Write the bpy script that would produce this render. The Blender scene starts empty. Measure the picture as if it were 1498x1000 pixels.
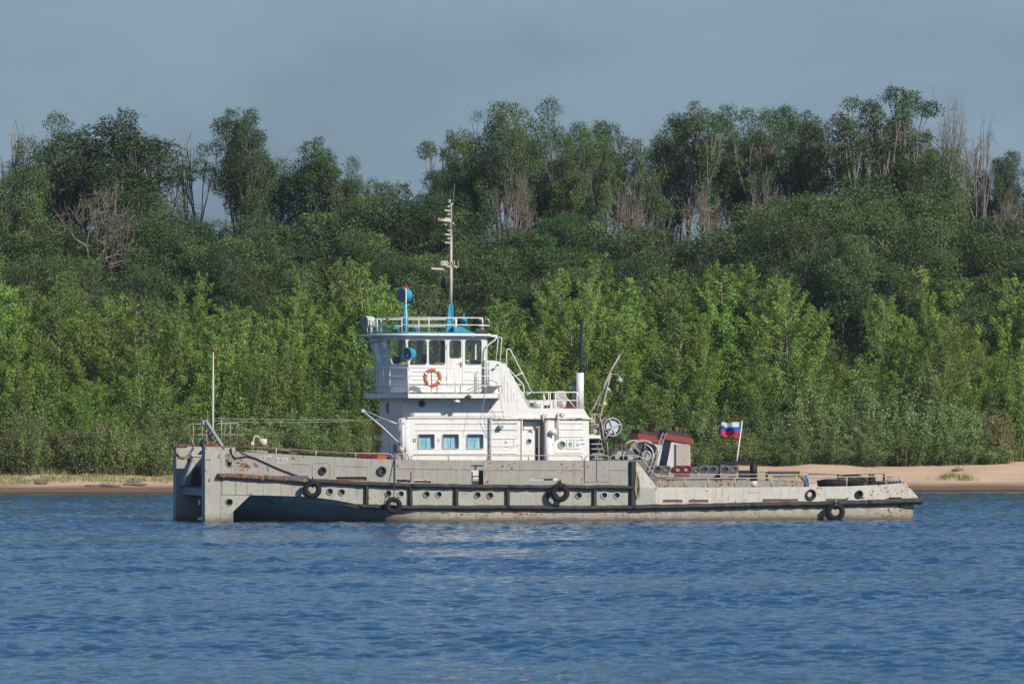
import bpy, bmesh, math, random
import numpy as np
from mathutils import Vector, Matrix
from mathutils.geometry import tessellate_polygon

scene = bpy.context.scene
col = scene.collection
rnd = random.Random(7)

# ------------------------------------------------------------------ camera
CAM_H, F_PX, HOR = 4.5, 9362.0, 595.5      # eye height, focal length in photo pixels, horizon row
cd = bpy.data.cameras.new('camera')
cam = bpy.data.objects.new('camera', cd)
col.objects.link(cam)
cam.location = (0, 0, CAM_H)
cam.rotation_euler = (math.radians(90), 0, 0)
cd.sensor_width = 36
cd.lens = 36 * F_PX / 1498
cd.shift_y = (HOR - 500) / 1498
cd.clip_start = 1
cd.clip_end = 9000
cd.dof.use_dof = True
cd.dof.focus_distance = 252
cd.dof.aperture_fstop = 4.5
scene.camera = cam

# ------------------------------------------------------------------ sky and sun
SUN_EL, SUN_AZ = math.radians(33), math.radians(46)   # azimuth: to the right of straight behind the camera
world = bpy.data.worlds.new('World')
scene.world = world
world.use_nodes = True
nt = world.node_tree
nt.nodes.clear()
sky = nt.nodes.new('ShaderNodeTexSky')
sky.sky_type = 'NISHITA'
sky.sun_disc = False
sky.sun_elevation = SUN_EL
sky.sun_rotation = math.pi - SUN_AZ
sky.air_density = 1.0
sky.dust_density = 0.3
sky.ozone_density = 6.0
bg = nt.nodes.new('ShaderNodeBackground')
bg.inputs['Strength'].default_value = 0.115
out = nt.nodes.new('ShaderNodeOutputWorld')
# thin smoke drifting over the whole sky: slow uneven thinning of the light, in every direction alike
tc = nt.nodes.new('ShaderNodeTexCoord')
mp_ = nt.nodes.new('ShaderNodeMapping'); mp_.inputs['Scale'].default_value = (1, 1, 2.2)
nz_ = nt.nodes.new('ShaderNodeTexNoise'); nz_.inputs['Scale'].default_value = 14; nz_.inputs['Detail'].default_value = 4; nz_.inputs['Roughness'].default_value = 0.5
mr_ = nt.nodes.new('ShaderNodeMapRange'); mr_.inputs['From Min'].default_value = 0.3; mr_.inputs['From Max'].default_value = 0.7
mr_.inputs['To Min'].default_value = 0.84; mr_.inputs['To Max'].default_value = 1.14
ml_ = nt.nodes.new('ShaderNodeVectorMath'); ml_.operation = 'SCALE'
tn_ = nt.nodes.new('ShaderNodeVectorMath'); tn_.operation = 'MULTIPLY'; tn_.inputs[1].default_value = (1.12, 1.03, 0.95)
nt.links.new(tc.outputs['Generated'], mp_.inputs['Vector']); nt.links.new(mp_.outputs[0], nz_.inputs['Vector'])
nt.links.new(nz_.outputs['Fac'], mr_.inputs[0]); nt.links.new(mr_.outputs[0], ml_.inputs['Scale'])
nt.links.new(sky.outputs[0], tn_.inputs[0]); nt.links.new(tn_.outputs[0], ml_.inputs[0])
# the smoke lies low: the sky loses light towards the horizon all the way round
sz_ = nt.nodes.new('ShaderNodeSeparateXYZ'); nt.links.new(tc.outputs['Generated'], sz_.inputs[0])
hz_ = nt.nodes.new('ShaderNodeMapRange'); hz_.interpolation_type = 'SMOOTHSTEP'
hz_.inputs['From Min'].default_value = -0.02; hz_.inputs['From Max'].default_value = 0.30
nt.links.new(sz_.outputs[2], hz_.inputs[0])
sm_ = nt.nodes.new('ShaderNodeVectorMath'); sm_.operation = 'SCALE'
sm_.inputs[0].default_value = (1.48, 2.22, 3.04)              # smoke-grey blue, as bright as the sky seen over the trees
nt.links.new(mr_.outputs[0], sm_.inputs['Scale'])
m2_ = nt.nodes.new('ShaderNodeMix'); m2_.data_type = 'VECTOR'
nt.links.new(hz_.outputs[0], m2_.inputs[0]); nt.links.new(sm_.outputs[0], m2_.inputs[4]); nt.links.new(ml_.outputs[0], m2_.inputs[5])
nt.links.new(m2_.outputs[1], bg.inputs['Color'])
nt.links.new(bg.outputs[0], out.inputs['Surface'])
sd = bpy.data.lights.new('sun', 'SUN')
sd.energy = 4.9
sd.angle = math.radians(0.5)
sd.color = (1.0, 0.93, 0.82)
sun = bpy.data.objects.new('sun', sd)
col.objects.link(sun)
to_sun = Vector((math.cos(SUN_EL) * math.sin(SUN_AZ), -math.cos(SUN_EL) * math.cos(SUN_AZ), math.sin(SUN_EL)))
sun.rotation_euler = to_sun.to_track_quat('Z', 'Y').to_euler()
scene.view_settings.view_transform = 'Standard'
scene.view_settings.look = 'None'
scene.view_settings.gamma = 1
scene.view_settings.use_curve_mapping = False
scene.view_settings.exposure = 0.10
scene.cycles.use_denoising = True
scene.cycles.max_bounces = 6
scene.cycles.transparent_max_bounces = 16
scene.cycles.volume_bounces = 0
scene.cycles.caustics_reflective = False
scene.cycles.caustics_refractive = False

# ------------------------------------------------------------------ materials
MATS = {}

def node_mat(name):
    m = bpy.data.materials.new(name)
    m.use_nodes = True
    t = m.node_tree
    t.nodes.clear()
    o = t.nodes.new('ShaderNodeOutputMaterial')
    return m, t, o

def N(t, kind, **kw):
    n = t.nodes.new(kind)
    for k, v in kw.items():
        if k.startswith('i_'):
            n.inputs[k[2:].replace('_', ' ')].default_value = v
        else:
            setattr(n, k, v)
    return n

def mixc(t, fac, a, b, mode='MIX'):
    n = t.nodes.new('ShaderNodeMix')
    n.data_type = 'RGBA'
    n.blend_type = mode
    for sock, val in ((n.inputs[0], fac), (n.inputs[6], a), (n.inputs[7], b)):
        if isinstance(val, bpy.types.NodeSocket):
            t.links.new(val, sock)
        elif isinstance(val, (int, float)):
            sock.default_value = val
        else:
            sock.default_value = (*val, 1)
    return n.outputs[2]

def ramp(t, src, a, b):
    n = t.nodes.new('ShaderNodeMapRange')
    n.inputs['From Min'].default_value = a
    n.inputs['From Max'].default_value = b
    t.links.new(src, n.inputs['Value'])
    return n.outputs[0]

def noise(t, vec, scale, detail=4, rough=0.55, stretch=None):
    if stretch:
        mp = t.nodes.new('ShaderNodeMapping')
        mp.inputs['Scale'].default_value = stretch
        t.links.new(vec, mp.inputs['Vector'])
        vec = mp.outputs[0]
    n = t.nodes.new('ShaderNodeTexNoise')
    n.inputs['Scale'].default_value = scale
    n.inputs['Detail'].default_value = detail
    n.inputs['Roughness'].default_value = rough
    t.links.new(vec, n.inputs['Vector'])
    return n.outputs['Fac']

def mathn(t, op, a, b=0.0):
    n = t.nodes.new('ShaderNodeMath')
    n.operation = op
    for s, v in ((n.inputs[0], a), (n.inputs[1], b)):
        if isinstance(v, bpy.types.NodeSocket):
            t.links.new(v, s)
        else:
            s.default_value = v
    return n.outputs[0]

def paint(name, base, rust=0.0, dirt=0.3, streak=0.3, rough=0.55, metal=0.0, bump=0.02, dark=None,
          rust_col=(0.085, 0.033, 0.020), spot=8.5, waterline=False, spec=0.4):
    """weathered paint on steel: blotchy tone, vertical run-off streaks, rust chips with a stained rim"""
    m, t, o = node_mat(name)
    g = N(t, 'ShaderNodeNewGeometry')
    pos = g.outputs['Position']
    c = base
    big = noise(t, pos, 0.9, 5, 0.6)
    d = dark or tuple(x * 0.72 for x in base)
    c = mixc(t, mathn(t, 'MULTIPLY', ramp(t, big, 0.35, 0.72), dirt), c, d)
    fine = noise(t, pos, 9, 4, 0.65)
    c = mixc(t, mathn(t, 'MULTIPLY', ramp(t, fine, 0.35, 0.75), dirt * 0.6), c, tuple(x * 0.62 for x in d))
    if streak > 0:
        s = noise(t, pos, 1.0, 4, 0.6, stretch=(5.5, 5.5, 0.45))
        c = mixc(t, mathn(t, 'MULTIPLY', ramp(t, s, 0.55, 0.78), streak), c, (0.30 * base[0], 0.25 * base[1], 0.19 * base[2]))
    if rust > 0:
        a = noise(t, pos, spot, 5, 0.62)
        b = noise(t, pos, 0.55, 3, 0.5)
        k = mathn(t, 'ADD', mathn(t, 'MULTIPLY', a, 0.7), mathn(t, 'MULTIPLY', b, 0.3))
        th = 0.70 - 0.13 * rust
        run = noise(t, pos, 1.0, 3, 0.6, stretch=(3.2, 3.2, 0.55))
        c = mixc(t, mathn(t, 'MULTIPLY', ramp(t, run, 0.56, 0.74), min(0.75, rust * 0.75)), c, (0.36, 0.20, 0.085))
        c = mixc(t, mathn(t, 'MULTIPLY', ramp(t, k, th - 0.045, th), 0.7), c, (0.33, 0.19, 0.09))
        c = mixc(t, ramp(t, k, th, th + 0.012), c, rust_col)
    if waterline:
        sx = N(t, 'ShaderNodeSeparateXYZ')
        t.links.new(pos, sx.inputs[0])
        wn = noise(t, pos, 2.2, 4, 0.6, stretch=(1, 1, 2.0))
        hgt = mathn(t, 'SUBTRACT', sx.outputs[2], mathn(t, 'MULTIPLY', wn, 0.30))
        c = mixc(t, mathn(t, 'SUBTRACT', 1.0, ramp(t, hgt, -0.10, 0.02)), c, (0.06, 0.042, 0.026))
        blk = noise(t, pos, 6.0, 4, 0.65, stretch=(1, 1, 1.6))
        low_ = mathn(t, 'SUBTRACT', 1.0, ramp(t, sx.outputs[2], 0.22, 0.62))
        c = mixc(t, mathn(t, 'MULTIPLY', ramp(t, blk, 0.60, 0.63), mathn(t, 'MULTIPLY', low_, 0.85)), c, (0.075, 0.045, 0.03))
        c = mixc(t, mathn(t, 'MULTIPLY', mathn(t, 'SUBTRACT', 1.0, ramp(t, hgt, -0.02, 0.30)), 0.6), c, (0.20, 0.165, 0.115))
    p = N(t, 'ShaderNodeBsdfPrincipled')
    t.links.new(c, p.inputs['Base Color']) if isinstance(c, bpy.types.NodeSocket) else setattr(p.inputs['Base Color'], 'default_value', (*c, 1))
    p.inputs['Roughness'].default_value = rough
    p.inputs['Metallic'].default_value = metal
    p.inputs['Specular IOR Level'].default_value = spec
    if bump:
        bn = N(t, 'ShaderNodeBump')
        bn.inputs['Strength'].default_value = 0.6
        bn.inputs['Distance'].default_value = bump
        t.links.new(noise(t, pos, 1.6, 3, 0.5), bn.inputs['Height'])
        t.links.new(bn.outputs[0], p.inputs['Normal'])
    t.links.new(p.outputs[0], o.inputs['Surface'])
    MATS[name] = m
    return m

white = paint('white_paint', (0.74, 0.725, 0.69), rust=0.28, dirt=0.26, streak=0.28, rough=0.45)
grey = paint('grey_paint', (0.335, 0.325, 0.29), rust=0.72, dirt=0.5, streak=0.35, rough=0.6, bump=0.05)
hullp = paint('hull_paint', (0.385, 0.38, 0.325), rust=0.62, dirt=0.5, streak=0.5, rough=0.6, waterline=True, bump=0.05)
aftp = paint('pale_bulwark_paint', (0.535, 0.51, 0.445), rust=0.80, dirt=0.42, streak=0.42, rough=0.55, bump=0.05)
lowp = paint('lower_hull_paint', (0.44, 0.41, 0.335), rust=0.92, dirt=0.6, streak=0.7, rough=0.6, waterline=True, bump=0.06)
bowshadep = paint('bow_shade_paint', (0.27, 0.295, 0.30), rust=0.80, dirt=0.55, streak=0.5, rough=0.6, waterline=True, bump=0.06)  # weathered hull paint, darker and bluer: shade of the bow put into its colour
rubber = paint('fender_rubber', (0.018, 0.017, 0.018), rust=0.2, dirt=0.8, streak=0.0, rough=0.75, dark=(0.060, 0.055, 0.052), bump=0.05)
rustyrub = paint('rusty_fender', (0.06, 0.045, 0.04), rust=1.3, dirt=0.8, streak=0.2, rough=0.8, dark=(0.13, 0.09, 0.08), spot=3.0, bump=0.05)
tyre_m = paint('tyre_rubber', (0.013, 0.012, 0.013), dirt=0.5, streak=0, rough=0.85, dark=(0.032, 0.03, 0.028), bump=0.01, spec=0.25)
rail_m = paint('pale_rail', (0.40, 0.355, 0.30), rust=0.7, dirt=0.4, streak=0, rough=0.5, bump=0, spot=3)
wrail_m = paint('white_rail', (0.72, 0.72, 0.70), rust=0.15, dirt=0.3, streak=0, rough=0.45, bump=0, spot=3)
rrail_m = paint('rusty_rail', (0.26, 0.17, 0.12), rust=0.8, dirt=0.5, streak=0, rough=0.7, bump=0, spot=3)
turq = paint('turquoise_paint', (0.03, 0.30, 0.43), rust=0.05, dirt=0.35, streak=0.1, rough=0.35, bump=0)
roofb = paint('turquoise_roof', (0.04, 0.27, 0.36), rust=0.2, dirt=0.4, streak=0, rough=0.5, bump=0)
cream = paint('cream_mast_paint', (0.60, 0.54, 0.44), rust=0.25, dirt=0.4, streak=0.2, rough=0.5, bump=0)
blackp = paint('black_paint', (0.011, 0.011, 0.013), dirt=0.4, streak=0, rough=0.6, dark=(0.024, 0.022, 0.022), bump=0, spec=0.25)
darkgrey = paint('dark_grey_paint', (0.10, 0.11, 0.125), dirt=0.3, rough=0.5, streak=0.1, bump=0)
redp = paint('red_band_paint', (0.25, 0.035, 0.032), dirt=0.3, streak=0.1, rough=0.5, bump=0)
maroon = paint('maroon_paint', (0.13, 0.010, 0.014), dirt=0.2, streak=0, rough=0.4, bump=0)
orange = paint('orange_plastic', (0.62, 0.10, 0.035), dirt=0.3, streak=0, rough=0.5, bump=0)
rustm = paint('rusted_steel', (0.17, 0.075, 0.05), rust=1.0, dirt=0.5, streak=0.3, rough=0.8, bump=0.01)
deckm = paint('deck_paint', (0.16, 0.15, 0.14), rust=0.6, dirt=0.5, streak=0, rough=0.7)
yellow = paint('yellow_paint', (0.55, 0.36, 0.02), dirt=0.25, streak=0.1, rough=0.5, bump=0)
bluep = paint('blue_plastic', (0.01, 0.10, 0.45), dirt=0.1, streak=0, rough=0.4, bump=0)
steel = paint('grey_steel', (0.32, 0.33, 0.34), rust=0.3, dirt=0.4, streak=0, rough=0.45, bump=0)
ropem = paint('rope_fibre', (0.30, 0.25, 0.18), dirt=0.5, streak=0, rough=0.9, bump=0)
darkrope = paint('dark_rope', (0.035, 0.03, 0.03), dirt=0.3, streak=0, rough=0.9, bump=0)
interior = paint('dark_interior', (0.05, 0.05, 0.055), dirt=0.2, streak=0, rough=0.7, bump=0)
ventgrey = paint('vent_grey', (0.10, 0.105, 0.11), dirt=0.5, streak=0, rough=0.5, bump=0)
funnelw = paint('funnel_white', (0.58, 0.56, 0.54), rust=0.3, dirt=0.45, streak=0.35, rough=0.55)
silver = paint('silver_grey', (0.50, 0.50, 0.50), dirt=0.2, streak=0, rough=0.4, bump=0)
clutter = paint('deck_clutter_black', (0.02, 0.018, 0.018), dirt=0.6, streak=0, rough=0.8, dark=(0.07, 0.055, 0.045), bump=0)
coamgrey = paint('coaming_grey', (0.30, 0.285, 0.255), rust=0.9, dirt=0.6, streak=0.5, rough=0.65)
ringw = paint('white_band', (0.75, 0.72, 0.68), dirt=0.3, streak=0, rough=0.6, bump=0)
buoy = paint('orange_buoy', (0.50, 0.14, 0.05), dirt=0.4, streak=0, rough=0.7, bump=0)
letter = paint('white_lettering', (0.66, 0.66, 0.64), rust=1.3, dirt=0.8, streak=0, rough=0.6, bump=0, spot=9, rust_col=(0.30, 0.29, 0.28))
greenp = paint('green_print', (0.03, 0.28, 0.10), dirt=0.1, streak=0, bump=0)
cyanp = paint('cyan_print', (0.02, 0.38, 0.55), dirt=0.1, streak=0, bump=0)
redprint = paint('red_print', (0.55, 0.06, 0.06), dirt=0.1, streak=0, bump=0)
flagw = paint('flag_white', (0.46, 0.45, 0.50), dirt=0.15, streak=0, rough=0.9, bump=0)
flagb = paint('flag_blue', (0.01, 0.09, 0.40), dirt=0.15, streak=0, rough=0.9, bump=0)
flagr = paint('flag_red', (0.55, 0.015, 0.04), dirt=0.15, streak=0, rough=0.9, bump=0)
lens_m = paint('lamp_glass', (0.05, 0.09, 0.12), dirt=0.0, streak=0, rough=0.12, bump=0, spec=0.8)
portglass = paint('porthole_glass', (0.10, 0.12, 0.115), dirt=0.3, streak=0, rough=0.35, bump=0, spec=0.4)

def glass_mat():
    m, t, o = node_mat('window_glass')
    tr = N(t, 'ShaderNodeBsdfTransparent')
    tr.inputs[0].default_value = (0.955, 0.97, 0.965, 1)
    gl = N(t, 'ShaderNodeBsdfGlossy')
    gl.inputs['Roughness'].default_value = 0.03
    lw = N(t, 'ShaderNodeLayerWeight')
    lw.inputs['Blend'].default_value = 0.5
    mx = N(t, 'ShaderNodeMixShader')
    t.links.new(mathn(t, 'ADD', 0.05, mathn(t, 'MULTIPLY', mathn(t, 'POWER', lw.outputs['Facing'], 4.0), 0.7)), mx.inputs[0])
    t.links.new(tr.outputs[0], mx.inputs[1])
    t.links.new(gl.outputs[0], mx.inputs[2])
    t.links.new(mx.outputs[0], o.inputs['Surface'])
    return m
glass = glass_mat()

def curtain_mat():
    m, t, o = node_mat('curtain_cloth')
    p = N(t, 'ShaderNodeBsdfPrincipled')
    g = N(t, 'ShaderNodeNewGeometry')
    f = noise(t, g.outputs['Position'], 1.0, 3, 0.6, stretch=(14, 14, 0.7))
    c = mixc(t, ramp(t, f, 0.35, 0.65), (0.16, 0.46, 0.62), (0.62, 0.76, 0.82))
    t.links.new(c, p.inputs['Base Color'])
    p.inputs['Roughness'].default_value = 0.9
    t.links.new(p.outputs[0], o.inputs['Surface'])
    return m
curtain = curtain_mat()

def leaf_mat(name, c1, c2, trans=0.35, gloss=0.06):
    m, t, o = node_mat(name)
    at = N(t, 'ShaderNodeAttribute', attribute_name='tint')
    oi = N(t, 'ShaderNodeObjectInfo')
    c = mixc(t, at.outputs['Fac'], c1, c2)
    hs = N(t, 'ShaderNodeHueSaturation')
    t.links.new(ramp(t, oi.outputs['Random'], 0, 1), hs.inputs['Value'])
    v = hs.inputs['Value'].links[0].from_node
    v.inputs['To Min'].default_value = 0.68
    v.inputs['To Max'].default_value = 1.28
    r2 = mathn(t, 'FRACT', mathn(t, 'MULTIPLY', oi.outputs['Random'], 17.31))
    hu = N(t, 'ShaderNodeMapRange')
    hu.inputs['To Min'].default_value = 0.485
    hu.inputs['To Max'].default_value = 0.52
    t.links.new(r2, hu.inputs[0])
    t.links.new(hu.outputs[0], hs.inputs['Hue'])
    t.links.new(c, hs.inputs['Color'])
    df = N(t, 'ShaderNodeBsdfDiffuse')
    tl = N(t, 'ShaderNodeBsdfTranslucent')
    gl = N(t, 'ShaderNodeBsdfGlossy')
    gl.inputs['Roughness'].default_value = 0.5
    gl.inputs['Color'].default_value = (0.9, 0.95, 0.85, 1)
    for b in (df, tl):
        t.links.new(hs.outputs[0], b.inputs['Color'])
    m1 = N(t, 'ShaderNodeMixShader')
    m1.inputs[0].default_value = trans
    t.links.new(df.outputs[0], m1.inputs[1])
    t.links.new(tl.outputs[0], m1.inputs[2])
    m2 = N(t, 'ShaderNodeMixShader')
    m2.inputs[0].default_value = gloss
    t.links.new(m1.outputs[0], m2.inputs[1])
    t.links.new(gl.outputs[0], m2.inputs[2])
    t.links.new(m2.outputs[0], o.inputs['Surface'])
    return m
leaf_young = leaf_mat('young_poplar_leaf', (0.078, 0.170, 0.020), (0.300, 0.420, 0.076), 0.32, 0.022)
leaf_dark = leaf_mat('old_tree_leaf', (0.036, 0.082, 0.026), (0.105, 0.165, 0.046), 0.25, 0.018)
leaf_mid = leaf_mat('wood_leaf', (0.038, 0.084, 0.027), (0.135, 0.190, 0.060), 0.24, 0.02)
leaf_willow = leaf_mat('willow_leaf', (0.130, 0.210, 0.060), (0.290, 0.375, 0.140), 0.35, 0.022)
leaf_shrub = leaf_mat('bank_shrub_leaf', (0.085, 0.140, 0.035), (0.250, 0.300, 0.095), 0.32, 0.02)
leaf_dry = leaf_mat('dry_scrub_leaf', (0.14, 0.125, 0.045), (0.24, 0.20, 0.08), 0.3, 0.03)

def bark_mat(name, a, b):
    m, t, o = node_mat(name)
    g = N(t, 'ShaderNodeTexCoord')
    f = noise(t, g.outputs['Object'], 3.0, 4, 0.6, stretch=(3, 3, 1))
    p = N(t, 'ShaderNodeBsdfPrincipled')
    p.inputs['Roughness'].default_value = 0.9
    t.links.new(mixc(t, ramp(t, f, 0.3, 0.7), a, b), p.inputs['Base Color'])
    t.links.new(p.outputs[0], o.inputs['Surface'])
    return m
bark = bark_mat('bark', (0.08, 0.07, 0.055), (0.20, 0.175, 0.14))
bark_dead = bark_mat('dead_wood', (0.11, 0.09, 0.075), (0.27, 0.22, 0.18))
bark_pale = bark_mat('pale_bark', (0.16, 0.14, 0.10), (0.34, 0.31, 0.24))

# ------------------------------------------------------------------ general object helpers
CEN = {}

def tag(o, label=None, cat=None, group=None, kind=None):
    if label: o['label'] = label
    if cat: o['category'] = cat
    if group: o['group'] = group
    if kind: o['kind'] = kind
    return o

class MB:
    """collects shapes in local coordinates; build() links them as one mesh object centred on its own bounding box"""
    def __init__(s):
        s.v, s.f, s.mi = [], [], []
    def add(s, vs, fs, mi=0):
        n = len(s.v)
        s.v += [tuple(p) for p in vs]
        s.f += [tuple(i + n for i in f) for f in fs]
        s.mi += [mi] * len(fs)
        return s
    def build(s, name, mat, parent=None, smooth=False, label=None, recalc=True):
        vs = np.array(s.v, dtype=float)
        c = (vs.min(0) + vs.max(0)) / 2
        me = bpy.data.meshes.new(name)
        me.from_pydata([tuple(p) for p in vs - c], [], s.f)
        for mm in (mat if isinstance(mat, (list, tuple)) else [mat]):
            me.materials.append(mm)
        if len(set(s.mi)) > 1:
            me.polygons.foreach_set('material_index', s.mi)
        if recalc:
            b = bmesh.new(); b.from_mesh(me)
            bmesh.ops.recalc_face_normals(b, faces=b.faces)
            b.to_mesh(me); b.free()
        if smooth:
            me.polygons.foreach_set('use_smooth', [True] * len(me.polygons))
        o = bpy.data.objects.new(name, me)
        col.objects.link(o)
        cw = Vector(c)
        if parent is not None:
            o.parent = parent
            o.location = cw - CEN.get(parent.name, Vector((0, 0, 0)))
        else:
            o.location = cw
        CEN[o.name] = cw
        if label: o['label'] = label
        return o

def box(a, b):
    x0, y0, z0 = a; x1, y1, z1 = b
    v = [(x0,y0,z0),(x1,y0,z0),(x1,y1,z0),(x0,y1,z0),(x0,y0,z1),(x1,y0,z1),(x1,y1,z1),(x0,y1,z1)]
    return v, [(0,1,2,3),(7,6,5,4),(0,4,5,1),(1,5,6,2),(2,6,7,3),(3,7,4,0)]

def frame_of(d):
    d = d.normalized()
    up = Vector((0, 0, 1)) if abs(d.z) < 0.9 else Vector((1, 0, 0))
    a = d.cross(up).normalized()
    return a, d.cross(a).normalized()

def tube(pts, r, n=6, closed=False):
    pts = [Vector(p) for p in pts]
    rs = r if isinstance(r, (list, tuple)) else [r] * len(pts)
    vs, fs = [], []
    a = None
    m = len(pts)
    for i, p in enumerate(pts):
        d = (pts[(i + 1) % m] - pts[i - 1]) if (closed or 0 < i < m - 1) else (pts[1] - pts[0] if i == 0 else pts[-1] - pts[-2])
        if d.length < 1e-9: d = Vector((0, 0, 1))
        d.normalize()
        if a is None:
            a, b = frame_of(d)
        else:
            a = (a - d * a.dot(d)).normalized(); b = d.cross(a)
        for k in range(n):
            t = 2 * math.pi * k / n
            vs.append(p + (a * math.cos(t) + b * math.sin(t)) * rs[i])
    seg = m if closed else m - 1
    for i in range(seg):
        j = (i + 1) % m
        for k in range(n):
            l = (k + 1) % n
            fs.append((i * n + k, i * n + l, j * n + l, j * n + k))
    if not closed:
        fs.append(tuple(range(n)))
        fs.append(tuple(reversed(range((m - 1) * n, m * n))))
    return vs, fs

def beam(p0, p1, w, h, up=(0, 0, 1)):
    p0, p1 = Vector(p0), Vector(p1)
    d = (p1 - p0).normalized()
    a = d.cross(Vector(up))
    if a.length < 1e-6: a = d.cross(Vector((1, 0, 0)))
    a.normalize(); b = a.cross(d).normalized()
    vs = []
    for p in (p0, p1):
        for s, t in ((-1, -1), (1, -1), (1, 1), (-1, 1)):
            vs.append(p + a * s * w / 2 + b * t * h / 2)
    return vs, [(0,1,2,3),(7,6,5,4),(0,4,5,1),(1,5,6,2),(2,6,7,3),(3,7,4,0)]

def ring(c, axis, R, r, n=28, m=8, squash=1.0):
    c, axis = Vector(c), Vector(axis).normalized()
    a, b = frame_of(axis)
    vs, fs = [], []
    for i in range(n):
        t = 2 * math.pi * i / n
        e = a * math.cos(t) + b * math.sin(t)
        for k in range(m):
            s = 2 * math.pi * k / m
            vs.append(c + e * (R + r * math.cos(s)) + axis * r * squash * math.sin(s))
    for i in range(n):
        for k in range(m):
            fs.append((i*m+k, i*m+(k+1) % m, ((i+1) % n)*m+(k+1) % m, ((i+1) % n)*m+k))
    return vs, fs

def lathe(p0, axis, prof, n=20, loop=False):
    """prof: list of (distance along axis, radius)"""
    p0, axis = Vector(p0), Vector(axis).normalized()
    a, b = frame_of(axis)
    vs, fs = [], []
    for d, r in prof:
        for k in range(n):
            t = 2 * math.pi * k / n
            vs.append(p0 + axis * d + (a * math.cos(t) + b * math.sin(t)) * max(r, 1e-4))
    m = len(prof)
    for i in range(m if loop else m - 1):
        for k in range(n):
            l = (k + 1) % n; j = (i + 1) % m
            fs.append((i*n+k, i*n+l, j*n+l, j*n+k))
    if loop: return vs, fs
    fs.append(tuple(range(n))); fs.append(tuple(reversed(range((len(prof)-1)*n, len(prof)*n))))
    return vs, fs

def slab2(outline, holes, fn, thick):
    """flat plate with holes; fn maps (s, t, depth) to a point"""
    loops = [outline] + list(holes)
    flat = [p for l in loops for p in l]
    tris = tessellate_polygon([[Vector((p[0], p[1], 0)) for p in l] for l in loops])
    n = len(flat)
    vs = [fn(p[0], p[1], 0) for p in flat] + [fn(p[0], p[1], thick) for p in flat]
    fs = [tuple(t) for t in tris] + [tuple(i + n for i in reversed(t)) for t in tris]
    k = 0
    for l in loops:
        m = len(l)
        for i in range(m):
            j = (i + 1) % m
            fs.append((k + i, k + j, n + k + j, n + k + i))
        k += m
    return vs, fs

def rrect(s0, t0, s1, t1, rx, ry=None, n=4):
    ry = ry or rx
    out = []
    for cx, cy, a0 in ((s1 - rx, t1 - ry, 0), (s0 + rx, t1 - ry, 90), (s0 + rx, t0 + ry, 180), (s1 - rx, t0 + ry, 270)):
        for k in range(n + 1):
            a = math.radians(a0 + 90 * k / n)
            out.append((cx + rx * math.cos(a), cy + ry * math.sin(a)))
    return out

def circ(x, y, r, n=18, ry=None):
    ry = ry or r
    return [(x + r * math.cos(2 * math.pi * k / n), y + ry * math.sin(2 * math.pi * k / n)) for k in range(n)]

# ------------------------------------------------------------------ land and water
def shore_y(x):
    x = np.asarray(x, dtype=float)
    return 338.5 + np.clip(x, -60, 60) / 27 * 5.5 + 0.5 * np.sin(x * 0.21) + 0.25 * np.sin(x * 0.63 + 1)

def ground_z(x, y):
    x = np.asarray(x, dtype=float); y = np.asarray(y, dtype=float)
    d = y - shore_y(x)
    k = np.clip((x + 27) / 40, 0, 1)
    top = 1.02 * (1 - k) + 1.46 * k
    z = np.where(d < 0, np.maximum(d * 0.16, -2.2),
        np.where(d < 3, d * 0.13,
        np.where(d < 13, 0.39 + (top - 0.39) * (d - 3) / 10,
        np.where(d < 40, top + (d - 13) * 0.03, top + 0.81 + np.minimum(d - 40, 400) * 0.004))))
    u = 0.05 * np.sin(x * 0.55 + y * 0.3) + 0.035 * np.sin(x * 1.3 - y * 0.7)
    return z + u * np.clip(d / 4, 0, 1)

def grid_mesh(name, X, Y, Z, mat, smooth=True):
    ny, nx = X.shape
    co = np.stack([X, Y, Z], -1).reshape(-1, 3)
    idx = np.arange(ny * nx).reshape(ny, nx)
    q = np.stack([idx[:-1, :-1], idx[:-1, 1:], idx[1:, 1:], idx[1:, :-1]], -1).reshape(-1, 4)
    return np_mesh(name, co, q, mat, smooth)

def np_mesh(name, co, q, mat, smooth=False, tint=None):
    me = bpy.data.meshes.new(name)
    me.vertices.add(len(co))
    me.vertices.foreach_set('co', np.ascontiguousarray(co, dtype=np.float32).ravel())
    k = q.shape[1]
    me.loops.add(q.size)
    me.loops.foreach_set('vertex_index', np.ascontiguousarray(q, dtype=np.int32).ravel())
    me.polygons.add(len(q))
    me.polygons.foreach_set('loop_start', np.arange(0, q.size, k, dtype=np.int32))
    me.materials.append(mat)
    me.update(calc_edges=True)
    if smooth:
        me.polygons.foreach_set('use_smooth', np.ones(len(q), dtype=bool))
    if tint is not None:
        a = me.attributes.new('tint', 'FLOAT', 'FACE')
        a.data.foreach_set('value', np.ascontiguousarray(tint, dtype=np.float32))
    return me

def link_new(name, me):
    o = bpy.data.objects.new(name, me)
    col.objects.link(o)
    return o

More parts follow.
